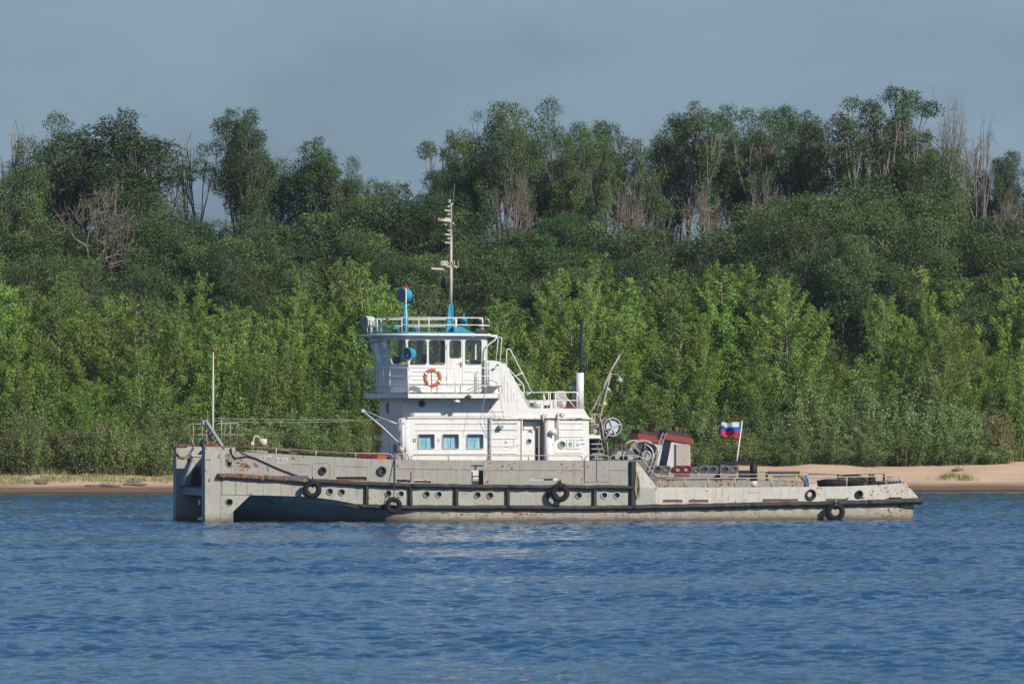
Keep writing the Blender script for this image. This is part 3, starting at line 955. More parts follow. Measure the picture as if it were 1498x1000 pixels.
shrubs('willow_shrub', BW, [(20, 560, 110, 14.5), (60, 610, 90, 13.0), (235, 600, 120, 13.2), (280, 615, 110, 12.5), (180, 625, 90, 12.5), (330, 605, 110, 13.5), (130, 640, 80, 12.0)],
       'grey green willow shrub on the left bank', 'shrub', 'willow shrubs on the left')
shrubs('willow_shrub', BW, [(390, 600, 110, 14.0), (440, 610, 100, 13.5), (500, 600, 110, 14.0)],
       'willow shrub seen over the bulwark', 'shrub', 'willow shrubs over the bow')
shrubs('low_bush', BG, [(p, 628 + rnd.uniform(-12, 14), 75, 10.8 + rnd.uniform(-0.8, 1.8)) for p in range(-15, 560, 27)],
       'leafy bush at the left sand edge', 'shrub', 'low bushes on the left bank')
shrubs('low_bush', BG, [(p, 640 + rnd.uniform(-15, 10), 70, 12.2 + rnd.uniform(-0.5, 0.9)) for p in range(880, 1480, 30)],
       'leafy bush at the right sand edge', 'shrub', 'low bushes on the right bank')
shrubs('dry_shrub', BD, [(p, 625 + rnd.uniform(-14, 14), 60, 11.6 + rnd.uniform(-0.6, 1.2)) for p in (12, 48, 88, 110, 150, 200, 255)],
       'thin reddish dry shrub on the left bank', 'shrub', 'dry shrubs on the left bank')
shrubs('dry_shrub', BD, [(p, 610 + rnd.uniform(-14, 16), 60, 12.6 + rnd.uniform(-0.5, 0.6)) for p in (1170, 1195, 1222, 1250, 1275, 1440, 1462)],
       'thin brownish dry shrub before the willows', 'shrub', 'dry shrubs on the right bank')

# grass tufts on the sand
g = np.random.default_rng(5)
def tufts(n, px0, px1, d0, d1, hmin, hmax, clus):
    cl = np.stack([g.uniform(px0, px1, clus), g.uniform(d0, d1, clus)], 1)
    k = g.integers(0, clus, n)
    pxs = cl[k, 0] + g.normal(size=n) * 7
    ds = np.clip(cl[k, 1] + g.normal(size=n) * 0.5, d0 - 0.5, d1 + 1)
    x = (pxs - 749) / F_PX * 348
    y = shore_y(x) + ds
    z = ground_z(x, y) - 0.02
    h = g.uniform(hmin, hmax, n); w = 0.03
    a = g.random(n) * 6.28
    lean = g.normal(size=(n, 2)) * 0.25 * h[:, None]
    P = np.stack([x, y, z], 1)
    dx = np.stack([np.cos(a) * w, np.sin(a) * w, np.zeros(n)], 1)
    tp = P + np.stack([lean[:, 0], lean[:, 1], h], 1)
    co = np.stack([P - dx, P + dx, tp], 1).reshape(-1, 3)
    return co, g.random(n)
parts_ = [tufts(16000, -30, 600, 10.4, 12.6, 0.15, 0.55, 320), tufts(14000, -30, 600, 11.2, 13.4, 0.35, 1.0, 260), tufts(3600, -30, 330, 4.5, 10.0, 0.08, 0.22, 240), tufts(12000, 880, 1490, 12.4, 14.2, 0.2, 0.75, 220), tufts(260, 1375, 1415, 5.0, 6.5, 0.15, 0.35, 5), tufts(4000, 330, 600, 9, 13, 0.2, 0.6, 60)]
co = np.concatenate([a for a, _ in parts_]); ti = np.concatenate([b for _, b in parts_])
grass = link_new('bank_grass', np_mesh('bank_grass', co, np.arange(len(co)).reshape(-1, 3), leaf_mat('bank_grass_blade', (0.13, 0.17, 0.045), (0.33, 0.32, 0.13), 0.3, 0.02), tint=ti))
tag(grass, 'sparse grass growing on the sandy bank', 'grass', kind='stuff')

# driftwood and debris along the left waterline
def driftwood(px, d, L, lab, rz):
    x = world_at(px, 342.0); y = float(shore_y(x)) + d; z = float(ground_z(x, y))
    e = bpy.data.objects.new('driftwood_log', None); col.objects.link(e); e.location = (x, y, z); e.rotation_euler = (0, 0, rz)
    tag(e, lab, 'driftwood')
    pts = [Vector((-L / 2 + L * k / 6, rnd.uniform(-.06, .06), .06 + rnd.uniform(-.02, .05))) for k in range(7)]
    MB().add(*tube(pts, [.03, .07, .08, .09, .08, .06, .03], 7)).build('log', bark, e, True)
    for k in range(4):
        p = pts[rnd.randrange(1, 6)]
        MB().add(*tube([p, p + Vector((rnd.uniform(-.5, .5), rnd.uniform(-.2, .2), rnd.uniform(.1, .32)))], [.03, .01], 5)).build('branch', bark, e)
driftwood(160, 2.2, 1.9, 'long dark driftwood log at the waterline of the left sand strip', .05)
driftwood(205, 2.5, 1.3, 'shorter driftwood log right of the long one, left sand strip', -.1)
driftwood(200, 4.6, .9, 'small branched stick higher up the left sand strip', .3)
driftwood(70, 3.6, .8, 'small driftwood stick near the left end of the sand', -.2)
driftwood(1420, 9.0, .7, 'small stick lying on the wide right hand sand', .2)

# ------------------------------------------------------------------ the tug: its own frame, u aft along the near side, v across to the far side, z up
YAW = math.radians(13)
CS, SN = math.cos(YAW), math.sin(YAW)
BX, BY = -11.99, 250.0
BM = 7.3                                                     # beam

def P(px, py, v):
    k = (px - 749) / F_PX
    u = (k * (BY + v * CS) - BX + v * SN) / (CS - k * SN)
    Y = BY + u * SN + v * CS
    return Vector((u, v, CAM_H + (HOR - py) / F_PX * Y))

tug = bpy.data.objects.new('pusher_tug', None)
col.objects.link(tug)
tug.location = (BX, BY, 0)
tug.rotation_euler = (0, 0, YAW)
tag(tug, 'grey and white river pusher tug with rust stains lying off the wooded bank', 'tugboat')
TM = Matrix.Translation((BX, BY, 0)) @ Matrix.Rotation(YAW, 4, 'Z')
CEN[tug.name] = Vector((0, 0, 0))

def loose(o_list_name, label, cat, at, group=None):
    """a thing that rests on or hangs from the tug: an Empty of its own, turned like the tug"""
    e = bpy.data.objects.new(o_list_name, None)
    col.objects.link(e)
    e.location = TM @ Vector(at)
    e.rotation_euler = (0, 0, YAW)
    CEN[e.name] = Vector(at)
    tag(e, label, cat, group)
    return e

def one(name, shape, mat, parent=tug, smooth=False, label=None):
    return MB().add(*shape).build(name, mat, parent, smooth, label)

def line(pts, v, r, name, mat, parent=tug, n=6):
    return one(name, tube([P(x, y, v) for x, y in pts], r, n), mat, parent, True)

def arcpts(pts, rad=3.0):
    """rounds the inner corners of a pixel polyline"""
    out = [pts[0]]
    for a, b, c in zip(pts, pts[1:], pts[2:]):
        A, B, C = Vector(a), Vector(b), Vector(c)
        p, q = B + (A - B).normalized() * rad, B + (C - B).normalized() * rad
        for t in (0, .33, .67, 1):
            out.append(tuple(p * (1 - t) ** 2 + B * 2 * t * (1 - t) + q * t * t))
    out.append(pts[-1])
    return out

def side_plate(name, outline, v, thick, mat, holes=(), parent=tug, label=None):
    """plate lying along the side; outline and holes in photo pixels at depth v"""
    def fn(s, t, d):
        p = P(s, t, v); return (p.x, v + d, p.z)
    return MB().add(*slab2(outline, holes, fn, thick)).build(name, mat, parent, label=label)

def quad_plate(name, A0, B0, B1, A1, thick, mat, outline=None, holes=(), parent=tug, label=None):
    """plate spanning four corners (bottom A0-B0, top A1-B1); outline and holes in 0..1 coordinates"""
    A0, B0, B1, A1 = map(Vector, (A0, B0, B1, A1))
    nrm = (B0 - A0).cross(A1 - A0).normalized()
    def fn(s, t, d):
        return (A0 * (1 - s) + B0 * s) * (1 - t) + (A1 * (1 - s) + B1 * s) * t + nrm * d
    return MB().add(*slab2(outline or [(0, 0), (1, 0), (1, 1), (0, 1)], holes, fn, thick)).build(name, mat, parent, label=label)

def disc_frame(name, px, py, v, rpx, mat, parent=tug, w=0.035, depth=0.05, sy=1.0):
    c = P(px, py, v)
    r = rpx * 0.0267
    a, _ = ring((0, 0, 0), (0, 1, 0), r, w, 20, 6), 0
    vs = [Vector((q[0] + c.x, q[1] * depth / w + c.y, q[2] * sy + c.z)) for q in a[0]]
    return MB().add(vs, a[1]).build(name, mat, parent, True)

# ---- hull shell
rail_up = [(318, 696), (360, 697.5), (410, 700), (450, 703), (520, 707), (600, 710), (700, 711.5), (927, 712.5)]
knuckle = [(325, 722), (367, 723), (440, 725), (480, 728.5), (520, 736), (560, 741.5), (1340, 731)]
def yat(tab, x):
    return float(np.interp(x, [a for a, _ in tab], [b for _, b in tab]))
def inset(px):
    return float(np.interp(px, [336, 440, 520, 560, 605], [2.7, 1.75, 0.95, 0.42, 0.0]))
def aft_in(px):
    t = min(max((px - 1290) / 52, 0), 1)
    return 0.30 * t ** 2
low_rail = [(505, 738.5), (535, 740), (600, 741.5), (760, 742), (931, 742), (1000, 739.5), (1100, 738), (1200, 736.5), (1290, 734), (1347, 731.5)]
stations = [336, 350, 367, 390, 415, 440, 465, 490, 520, 545, 575, 605, 660, 740, 830, 930, 1030, 1130, 1230, 1290, 1310, 1325, 1338]
hb, hs = MB(), MB()
ringsv = []
for px in stations:
    sec = []
    zk = P(px, yat(knuckle, px) if px < 560 else yat(low_rail, px) + 1, 0).z
    u = P(px, 740, 0).x
    ins, an = inset(px), aft_in(px)
    sec.append((u, 1.2 + ins * 0.6, -0.9))
    sec.append((u, 0.35 + ins * 1.05 + an, -0.5))
    sec.append((u, 0.0 + ins + an, 0.0))
    sec.append((u, 0.0 + ins * 0.70 + an, zk * 0.35))
    sec.append((u, ins * 0.34 + an * 0.6, zk * 0.7))
    sec.append((u, 0.0 + ins * 0.0 + an * 0.3, zk))
    ringsv.append(sec)
K = 6
vs = [p for s_ in ringsv for p in s_]
nS = len(vs)
vs += [(u, BM - v, z) for (u, v, z) in vs]
fs_front, fs_low = [], []
hull_v = vs[:]
top_idx = []
for i in range(len(stations) - 1):
    for half in (0, nS):
        for k in range(K - 1):
            f = (half + i * K + k, half + (i + 1) * K + k, half + (i + 1) * K + k + 1, half + i * K + k + 1)
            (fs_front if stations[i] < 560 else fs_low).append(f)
    fs_low.append((i * K, (i + 1) * K, nS + (i + 1) * K, nS + i * K))
    fs_low.append((i * K + K - 1, (i + 1) * K + K - 1, nS + (i + 1) * K + K - 1, nS + i * K + K - 1))
fs_front.append(tuple(list(range(K)) + [nS + k for k in reversed(range(K))]))
e = (len(stations) - 1) * K
fs_low.append(tuple([e + k for k in range(K)] + [nS + e + k for k in reversed(range(K))]))
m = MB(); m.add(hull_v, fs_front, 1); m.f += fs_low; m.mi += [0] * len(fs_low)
hull = m.build('hull', [lowp, bowshadep], tug)
hull.data.polygons.foreach_set('use_smooth', [abs(p.normal.z) < 0.9 and len(p.vertices) == 4 for p in hull.data.polygons])

# ---- belt between the two fender rails: plates with port holes
posts = [536, 600, 667, 742.5, 869.5]
ports = [(482.5, 718.5), (500, 719.5), (568, 721.5), (586.5, 722), (624, 722.5), (642, 722.8), (698.6, 723.5), (717, 724), (802, 724.3), (846.6, 724), (884, 724), (902.4, 724)]
cuts = [444, 536, 600, 667, 742.5, 869.5, 922]
for a, b in zip(cuts, cuts[1:]):
    xs_ = [a + (b - a) * k / 4 for k in range(5)]
    ol = [(x, yat(rail_up, x) + 0.2) for x in xs_] + [(x, (yat(knuckle, x) if x < 525 else yat(low_rail, x)) + 0.5) for x in reversed(xs_)]
    hl = [circ(x, y, 4.6) for x, y in ports if a < x < b]
    pl = side_plate('side_plate', ol, -0.012, 0.05, hullp, hl)
    for x, y in ports:
        if a < x < b:
            fr = disc_frame('porthole', x, y, -0.02, 4.8, grey if rnd.random() < 0.7 else silver, pl, 0.022, 0.035)
            c = P(x, y, 0.09)
            one('pane', lathe(c, (0, 1, 0), [(0, 0.135), (0.03, 0.135)], 16), portglass, fr)
side_plate('side_plate', [(927, 713), (958, 713), (960, 741), (927, 742)], -0.012, 0.05, hullp)
# bow shoulder plates above the shaded flare
bx = [325, 345, 362, 385, 411, 444]
for a, b in zip(bx, bx[1:]):
    side_plate('bow_plate', [(a, yat(rail_up, a)), (b - 0.4, yat(rail_up, b)), (b - 0.4, yat(knuckle, b) + 0.6), (a, yat(knuckle, a) + 0.6)], -0.012 - 0.004 * (a % 2), 0.05, hullp)
# deck inside the bulwarks
dk = MB()
dx = [330, 444, 600, 931]
for a, b in zip(dx, dx[1:]):
    p, q = P(a, yat(rail_up, a) + 2, 0), P(b, yat(rail_up, b) + 2, 0)
    dk.add([(p.x, .04, p.z), (q.x, .04, q.z), (q.x, BM - .04, q.z), (p.x, BM - .04, p.z)], [(0, 1, 2, 3)])
dk.build('deck', deckm, tug)
p, q = P(931, 738, 0), P(1338, 733, 0)
MB().add([(p.x, .04, p.z), (q.x, .3, q.z), (q.x, BM - .3, q.z), (p.x, BM - .04, p.z)], [(0, 1, 2, 3)]).build('aft_deck', deckm, tug)
p, q = P(931, 742, 0), P(931, 712, 0)
MB().add(*box((p.x, 0.05, p.z), (p.x + 0.05, BM - 0.05, q.z))).build('deck_step', grey, tug)
p, q = P(330, 745, 0), P(330, 697, 0)

# far side of the hull and its bulwark, plain plates
def far_plate(name, pts, mat, thick=0.06):
    def fn(s, t, d): return (s, BM - d, t)
    return MB().add(*slab2(pts, [], fn, thick)).build(name, mat, tug)
U = lambda px, py: (P(px, py, 0).x, P(px, py, 0).z)
far_plate('far_side_plate', [U(325, 722), U(440, 724), U(530, 738), U(931, 742), U(931, 712), U(600, 709), U(450, 703), U(325, 696)], hullp)
far_plate('far_bulwark', [U(345, 697), U(450, 703), U(600, 710), U(927, 712), U(927, 673), U(560, 673), U(440, 666), U(345, 658)], grey, 0.05)
far_plate('far_bulwark', [U(931, 740), U(1200, 737), U(1342, 729), U(1323, 707), U(1240, 712), U(962, 713), U(931, 674)], aftp, 0.05)

# ---- near bulwark in plates, with mooring eyes and freeing ports
top_line = [(343, 660), (380, 662), (440, 665.5), (500, 668.5), (560, 671.5), (640, 672.5), (912, 673.5), (932, 674)]
def hole_rect(x0, y0, x1, y1): return [(x0, y0), (x1, y0), (x1, y1), (x0, y1)]
slots_up = [(415, 697.6, 452, 700.4), (492, 697, 537, 702.5), (580, 701, 600, 705.5), (604, 701.5, 630, 706), (775.5, 699.5, 816.5, 705.5)]
eyes = [(471.7, 688, 4.3), (558, 688.6, 5.6)]
bcut = [343, 411, 462, 489, 537, 573, 605, 640, 690]
def bul(a, b, mat=grey, v=0.0):
    n = max(2, int((b - a) / 15))
    xs_ = [a + (b - a) * k / n for k in range(n + 1)]
    ol = [(x - (0.25 if x == b else 0), yat(top_line, x)) for x in xs_] + [(x - (0.25 if x == b else 0), yat(rail_up, x)) for x in reversed(xs_)]
    hl = [circ(x, y, r) for x, y, r in eyes if a < x - r and x + r < b]
    hl += [hole_rect(max(x0, a + 0.8), y0, min(x1, b - 0.8), y1) for x0, y0, x1, y1 in slots_up if x0 < b - 2 and x1 > a + 2]
    return side_plate('bulwark_plate', ol, v, 0.045, mat, hl)
for a, b in zip(bcut, bcut[1:]):
    bul(a, b)
side_plate('bulwark_plate', [(690, 673), (707, 673), (707, 675), (690, 675)], 0.0, 0.045, grey)
side_plate('gate_panel', [(688, 675.2), (708, 675.2), (708, 687.5), (688, 687.5)], 0.55, 0.045, grey)
side_plate('gate_shade_plate', [(700.5, 687.7), (709, 687.7), (709, 709), (700.5, 709)], 0.50, 0.045, interior)  # dark plate painting in the shade at the right of the opening
side_plate('gate_sill', [(690, 700.5), (700, 700.5), (700, 701.8), (690, 701.8)], 0.3, 0.03, darkgrey)
for a, b in ((707, 760), (760, 822), (822, 855)):
    bul(a, b)
bul(855, 873, v=-0.008); bul(873, 891.5, v=-0.008); bul(891.5, 921)
side_plate('bulwark_plate', [(931, 674), (961, 712), (961, 741), (931, 742)], -0.004, 0.045, aftp)
for x, y, r in eyes + [(1186, 723, 6.6), (1256.6, 722.4, 4.6)]:
    c = P(x, y, 0)
    one('mooring_eye', lathe((c.x, -.07, c.z), (0, 1, 0), [(0, (r + 1.6) * .0267), (0, r * .0267), (.07, r * .72 * .0267), (.22, r * .55 * .0267), (.24, r * .75 * .0267), (.03, (r + 1.2) * .0267)], 22, True), rubber, smooth=True)
# slots show a rusty waterway bar behind
for x0, y0, x1, y1 in slots_up[1:4]:
    p, q = P(x0, y1 - 2.2, 0.12), P(x1, y1, 0.12)
    one('waterway_bar', box((p.x, 0.10, q.z), (q.x, 0.15, p.z)), rustm)
for x0, x1, y in ((969, 998, 732.5), (1007, 1036, 732.5), (1115, 1167, 731.5)):
    p, q = P(x0 + 2, y + 1.5, 0.04), P(x1, y - 2.4, 0.04)
    one('waterway_bar', box((p.x, 0.03, p.z), (q.x, 0.10, q.z)), rustm)
p, q = P(776, 705.5, 0), P(816, 702.4, 0)
one('waterway_bar', box((p.x, 0.06, p.z), (q.x, 0.12, q.z)), steel)
q = P(796, 700, 0)
one('waterway_bar', box((p.x, 0.04, P(796, 702, 0).z), (q.x, 0.10, q.z)), ringw)
# aft bulwark
aslots = [(969, 730.5, 998, 735.3), (1007, 730.5, 1036, 735.3), (1115, 729.5, 1167, 734.8), (1208.5, 729, 1240, 733.8), (1300, 728, 1321, 731.2)]
aeyes = [(1186, 723, 6.2), (1256.6, 722.4, 4.2)]
atop = [(961, 712.5), (1100, 712.3), (1238, 711), (1300, 708), (1323, 706)]
acut = [961, 1004, 1047, 1088, 1110, 1168, 1206, 1243, 1277, 1297]
for i, (a, b) in enumerate(zip(acut, acut[1:])):
    ol = [(a, yat(atop, a)), (b - 0.25, yat(atop, b)), (b - 0.25, yat(low_rail, b) - 0.5), (a, yat(low_rail, a) - 0.5)]
    hl = [circ(x, y, r) for x, y, r in aeyes if a < x < b] + [hole_rect(max(r[0], a + .8), r[1], min(r[2], b - .8), r[3]) for r in aslots if r[0] < b - 2 and r[2] > a + 2]
    side_plate('bulwark_plate', ol, -0.003 * (i % 2), 0.045, aftp, hl)
side_plate('bulwark_plate', [(1297, 708), (1323, 706), (1344, 729), (1344, 732), (1297, 734)], -0.003, 0.045, aftp, [hole_rect(1300, 727, 1319, 730.6)])
pA, pB = P(1343, 729, 0), P(1323, 706, 0)
quad_plate('stern_plate', (pA.x, 0.05, pA.z), (pA.x, BM - .05, pA.z), (pB.x, BM - .05, pB.z), (pB.x, 0.05, pB.z), 0.05, aftp)
# stiffening seams on the plates
def seam(x0, x1, y, v=0.0, mat=grey, h=0.022, d=0.02, y1=None):
    p, q = P(x0, y, v), P(x1, y1 or y, v)
    return one('seam_strip', beam((p.x, v - d / 2, p.z), (q.x, v - d / 2, q.z), d, h), mat)
for s_ in ((427, 455, 677.8, 679), (493, 535, 681, 682), (581, 690, 684.5, 686), (707, 742, 687, 687), (728, 815, 686.5, 687), (822, 852, 687, 687), (892, 920, 687, 687)):
    seam(s_[0], s_[1], s_[2], -0.002, y1=s_[3])
seam(1093, 1113, 719.5, -0.004, aftp); seam(855, 891, 704, -0.01, grey)
one('seam_frame', tube([P(x, y, -0.01) for x, y in rrect(457, 677, 483, 700, 4)], 0.012, 4, closed=True), grey)

# ---- fender rails and posts
def fat_line(name, pts, v, w, h, mat, seed, step=14, parent=tug):
    """heavy rubbing strip: rounded section with dents along its length"""
    g2 = random.Random(seed)
    m = MB()
    x0, x1 = pts[0][0], pts[-1][0]
    n = max(2, int((x1 - x0) / step))
    prof = [(0, -.5), (-.55, -.48), (-.9, -.28), (-1, 0), (-.88, .3), (-.5, .5), (0, .5)]
    vs, k = [], len(prof)
    for i in range(n + 1):
        x = x0 + (x1 - x0) * i / n
        c = P(x, yat(pts, x), v)
        j, jw = g2.uniform(-.015, .015), g2.uniform(.86, 1.1)
        for a, b in prof:
            vs.append((c.x, v + a * w * jw, c.z + j + b * h * g2.uniform(.96, 1.05)))
    fs = [(i * k + q, (i + 1) * k + q, (i + 1) * k + q + 1, i * k + q + 1) for i in range(n) for q in range(k - 1)]
    fs += [tuple(range(k)), tuple(reversed(range(n * k, n * k + k)))]
    fs += [(i * k, i * k + k - 1, (i + 1) * k + k - 1, (i + 1) * k) for i in range(n)]
    return m.add(vs, fs).build(name, mat, parent, True)
fat_line('fender_rail', [(318, 695.5), (345, 696.5), (385, 699)], 0, 0.22, 0.21, rustyrub, 1, 8)
fat_line('fender_rail', [(385.5, 699), (410, 700), (449, 703)], 0, 0.22, 0.21, rustyrub, 2, 8)
fat_line('fender_rail', [(449.5, 703), (520, 707), (600, 710)], 0, 0.22, 0.19, rubber, 3, 10)
fat_line('fender_rail', [(600.5, 710), (700, 711.5), (742, 711.8)], 0, 0.22, 0.18, rubber, 4, 10)
fat_line('fender_rail', [(742.5, 711.8), (850, 712.3), (924, 712.8)], 0, 0.22, 0.17, rubber, 5, 10)
fat_line('fender_rail', [(524, 740.5), (600, 741.5), (740, 742)], 0, 0.22, 0.18, rubber, 6, 10)
fat_line('fender_rail', [(740.5, 742), (845, 742.2), (924, 742)], 0, 0.22, 0.18, rubber, 7, 10)
fat_line('fender_rail', [(924.5, 742), (965, 741), (1096, 738.3)], 0, 0.24, 0.21, rubber, 8, 7)
fat_line('fender_rail', [(1096.5, 738.2), (1200, 736.4), (1268, 734.7)], 0, 0.24, 0.21, rubber, 9, 7)
fat_line('fender_rail', [(1268.5, 734.7), (1310, 733.2), (1347, 731.8)], 0, 0.26, 0.23, rubber, 10, 7)
p = P(503, 738.8, 0); q = P(524, 740.5, 0)
MB().add([(p.x, 0, p.z + .03), (p.x, 0, p.z - .04), (q.x, 0, q.z + .11), (q.x, 0, q.z - .10), (q.x, -.2, q.z + .09), (q.x, -.2, q.z - .09), (p.x, -.03, p.z)], [(0, 2, 4, 6), (1, 6, 5, 3), (0, 6, 1), (4, 5, 6), (2, 3, 5, 4), (0, 1, 3, 2)]).build('rail_end', rubber, tug)
one('stern_fender', tube([P(1347, 731.8, 0) + Vector((0, 0.02, 0)), P(1347, 731.8, 0) + Vector((.04, BM - .04, 0))], 0.16, 8), rubber, smooth=True)
def fpost(x, y0, y1, w, mat=rubber):
    a, b = P(x, y0, 0), P(x, y1, 0)
    w *= 0.0267
    m = MB(); vs = []
    prof = [(-.5, 0), (-.46, -.11), (-.3, -.17), (.3, -.17), (.46, -.11), (.5, 0)]
    n = 5
    for i in range(n + 1):
        t = i / n; g3 = rnd.uniform(.94, 1.06)
        for s_, d in prof: vs.append((a.x + s_ * w * g3, d * g3, a.z * (1 - t) + b.z * t))
    k = len(prof)
    fs = [(i*k+j, i*k+j+1, (i+1)*k+j+1, (i+1)*k+j) for i in range(n) for j in range(k-1)] + [tuple(range(k)), tuple(reversed(range(n*k, n*k+k)))] + [(i*k, (i+1)*k, (i+1)*k+k-1, i*k+k-1) for i in range(n)]
    m.add(vs, fs).build('fender_post', mat, tug)
for x in posts:
    fpost(x, yat(rail_up, x) + 3, yat(low_rail, x) - 3, 6)
fpost(925, 674.5, 739, 9.5)

# ---- bow pushing knees
kv0, kv1 = -0.03, 0.62
fn_hole = circ(335.5, 672.5, 4.6, 18, ry=10.5)
side_plate('knee_side', [(300, 653.5), (322.6, 653.5), (322.6, 764.5), (300, 764.5)], kv0, 0.05, hullp)
side_plate('knee_web', [(323, 653.5), (345, 653.5), (342, 678), (341, 697), (323, 697)], 0.012, 0.05, hullp, [fn_hole])
side_plate('knee_bracket', [(323, 697.5), (325, 697.5), (325, 721), (366.5, 723.5), (345, 744), (324.5, 764.5), (323, 764.5)], 0.012, 0.06, hullp, [circ(335.6, 734, 5)])
one('eye_rim', tube([P(x, y, 0.0) for x, y in fn_hole], 0.02, 5, closed=True), grey)
one('eye_rim', tube([P(x, y, 0.0) for x, y in circ(335.6, 734, 5.2)], 0.018, 5, closed=True), grey)
def knee_body(v0, v1, near):
    a, b = P(300, 764.5, 0), P(323, 653.5, 0)
    if near:
        one('knee_front', box((a.x - 0.02, v0 + .02, a.z), (a.x - 0.004, v1, b.z)), bowshadep)
        one('knee_inner_side', box((a.x, v1 - 0.05, a.z), (b.x + 0.6, v1, b.z)), bowshadep)
        one('knee_cap', box((a.x - 0.05, v0 + .02, b.z), (b.x + 0.5, v1, b.z + 0.05)), rustm)
knee_body(kv0, kv1, True)
# the inside of the near knee behind the bracket
p = P(366, 723.5, 0)
one('knee_bottom', box((P(323, 0, 0).x, 0.08, P(0, 722, 0).z - .02), (p.x, kv1, P(0, 722, 0).z)), bowshadep)
# far knee: the inboard face is a shaped plate, then front strip
fv = BM - 0.62
far_out = [(258.5, 653), (297, 653), (298.5, 700), (300, 752), (281.5, 762.2), (258.5, 762.2)]
def fplate(name, outline, v, thick, mat, holes=(), label=None):
    return side_plate(name, outline, v, thick, mat, holes, label=label)
fplate('knee_side', far_out, fv, 0.05, hullp, [circ(292.5, 734, 2.8, 14, ry=5)])
fplate('knee_side', far_out, BM + 0.02, 0.05, hullp, [circ(290.5, 734, 2.8, 14, ry=5)])
a, b = P(258.5, 762.2, fv), P(258.5, 653, fv)
one('knee_front', box((a.x - 0.02, fv - 0.0, a.z), (a.x - 0.003, BM + 0.05, b.z)), bowshadep)
one('knee_cap', box((a.x - 0.13, fv, b.z), (P(286, 0, fv).x, BM + 0.05, b.z + 0.06)), rustm)
# bow transom wall, cross beam and coupling gear between the knees
uw = P(338, 700, 0).x
one('bow_wall', box((uw, 0.55, P(338, 735, 0).z), (uw + 0.06, BM - 0.5, P(338, 697, 0).z)), bowshadep)
one('bow_wall_top', box((uw + .002, 0.55, P(338, 697, 0).z + .004), (uw + 0.05, BM - 0.5, P(338, 660, 0).z)), grey)
c0, c1 = P(262, 722.5, fv), P(262, 711, fv)
one('cross_beam', box((uw - 0.75, 0.63, c0.z), (uw - 0.004, fv - 0.004, c1.z)), bowshadep)
one('cross_beam_cap', box((uw - 0.80, 0.64, c1.z), (uw - 0.006, fv - 0.006, c1.z + 0.04)), rubber)
cv = fv - 1.1
p, q = P(280, 682, cv), P(294, 667, cv)
one('coupling_head', box((p.x, cv - .35, p.z), (p.x + .5, cv + .35, q.z)), hullp)
one('coupling_cap', box((p.x - .05, cv - .4, q.z), (p.x + .45, cv + .4, q.z + .05)), silver)
for s_ in (-.3, .3):
    one('coupling_arm', beam((p.x + .05, cv + s_, q.z - .1), (p.x - .35, cv + s_ * 1.6, c1.z + .05), 0.14, 0.2), steel)
    one('coupling_pin', tube([(p.x - .04, cv + s_ - .1, q.z - .15), (p.x - .04, cv + s_ + .1, q.z - .15)], 0.07, 8), rustm)
one('coupling_slot', box((p.x - .02, cv - .2, c1.z + .05), (p.x + .3, cv + .2, p.z - .02)), interior)
# pads and loops on the knee tops
for (x, y, v) in ((262, 651, fv + .2), (274, 650.5, fv + .3), (306, 650, 0.3)):
    c = P(x, y, v)
    one('timber_pad', box((c.x - .28, v - .25, c.z - .06), (c.x + .3, v + .22, c.z + .05)), rustyrub)
one('cable_loop', tube([P(x, y, fv) for x, y in ((258, 662), (262, 667), (268, 669), (275, 665), (281, 656), (283, 650))], 0.018, 5), darkrope, smooth=True)
one('cable_loop', tube([P(x, y, fv - .02) for x, y in ((258, 664), (263, 670), (270, 671), (277, 667), (284, 654))], 0.018, 5), darkrope, smooth=True)
c = P(298, 645, 2.2)
one('winch_frame', tube([P(x, y, 2.2) for x, y in ((294, 653), (294, 646), (298, 643), (303, 646), (303, 653))], 0.045, 6), darkgrey, smooth=True)
one('winch_handle', tube([P(x, y, 2.1) for x, y in ((291, 642), (299, 642.5))], 0.03, 6), turq)
one('winch_drum', lathe(P(303, 650, 2.0), (0, 1, 0), [(0, .16), (.1, .16), (.1, .09), (.5, .09), (.5, .16), (.6, .16)], 12), rustm)
# gangway leaning up from the knee
g0, g1 = P(325.5, 654, 0.5), P(300, 614.5, 0.5)
gw = loose('boarding_plank', 'grey cleated boarding plank leaning up over the bow', 'gangway', g0)
one('plank', beam(g0, g1, 0.55, 0.10, up=(0.6, 0, 0.8)), steel, gw)
dd = (g1 - g0)
for k in range(1, 7):
    c = g0 + dd * (k / 7 + 0.03) + Vector((-.09, 0, -.045))
    one('cleat', box((c.x - .07, .24, c.z - .05), (c.x + .03, .76, c.z + .03)), rustyrub, gw)
p = g1 + Vector((-.05, 0, -.12))
one('plank_hook', box((p.x - .07, .3, p.z - .1), (p.x + .12, .7, p.z + .1)), silver, gw)
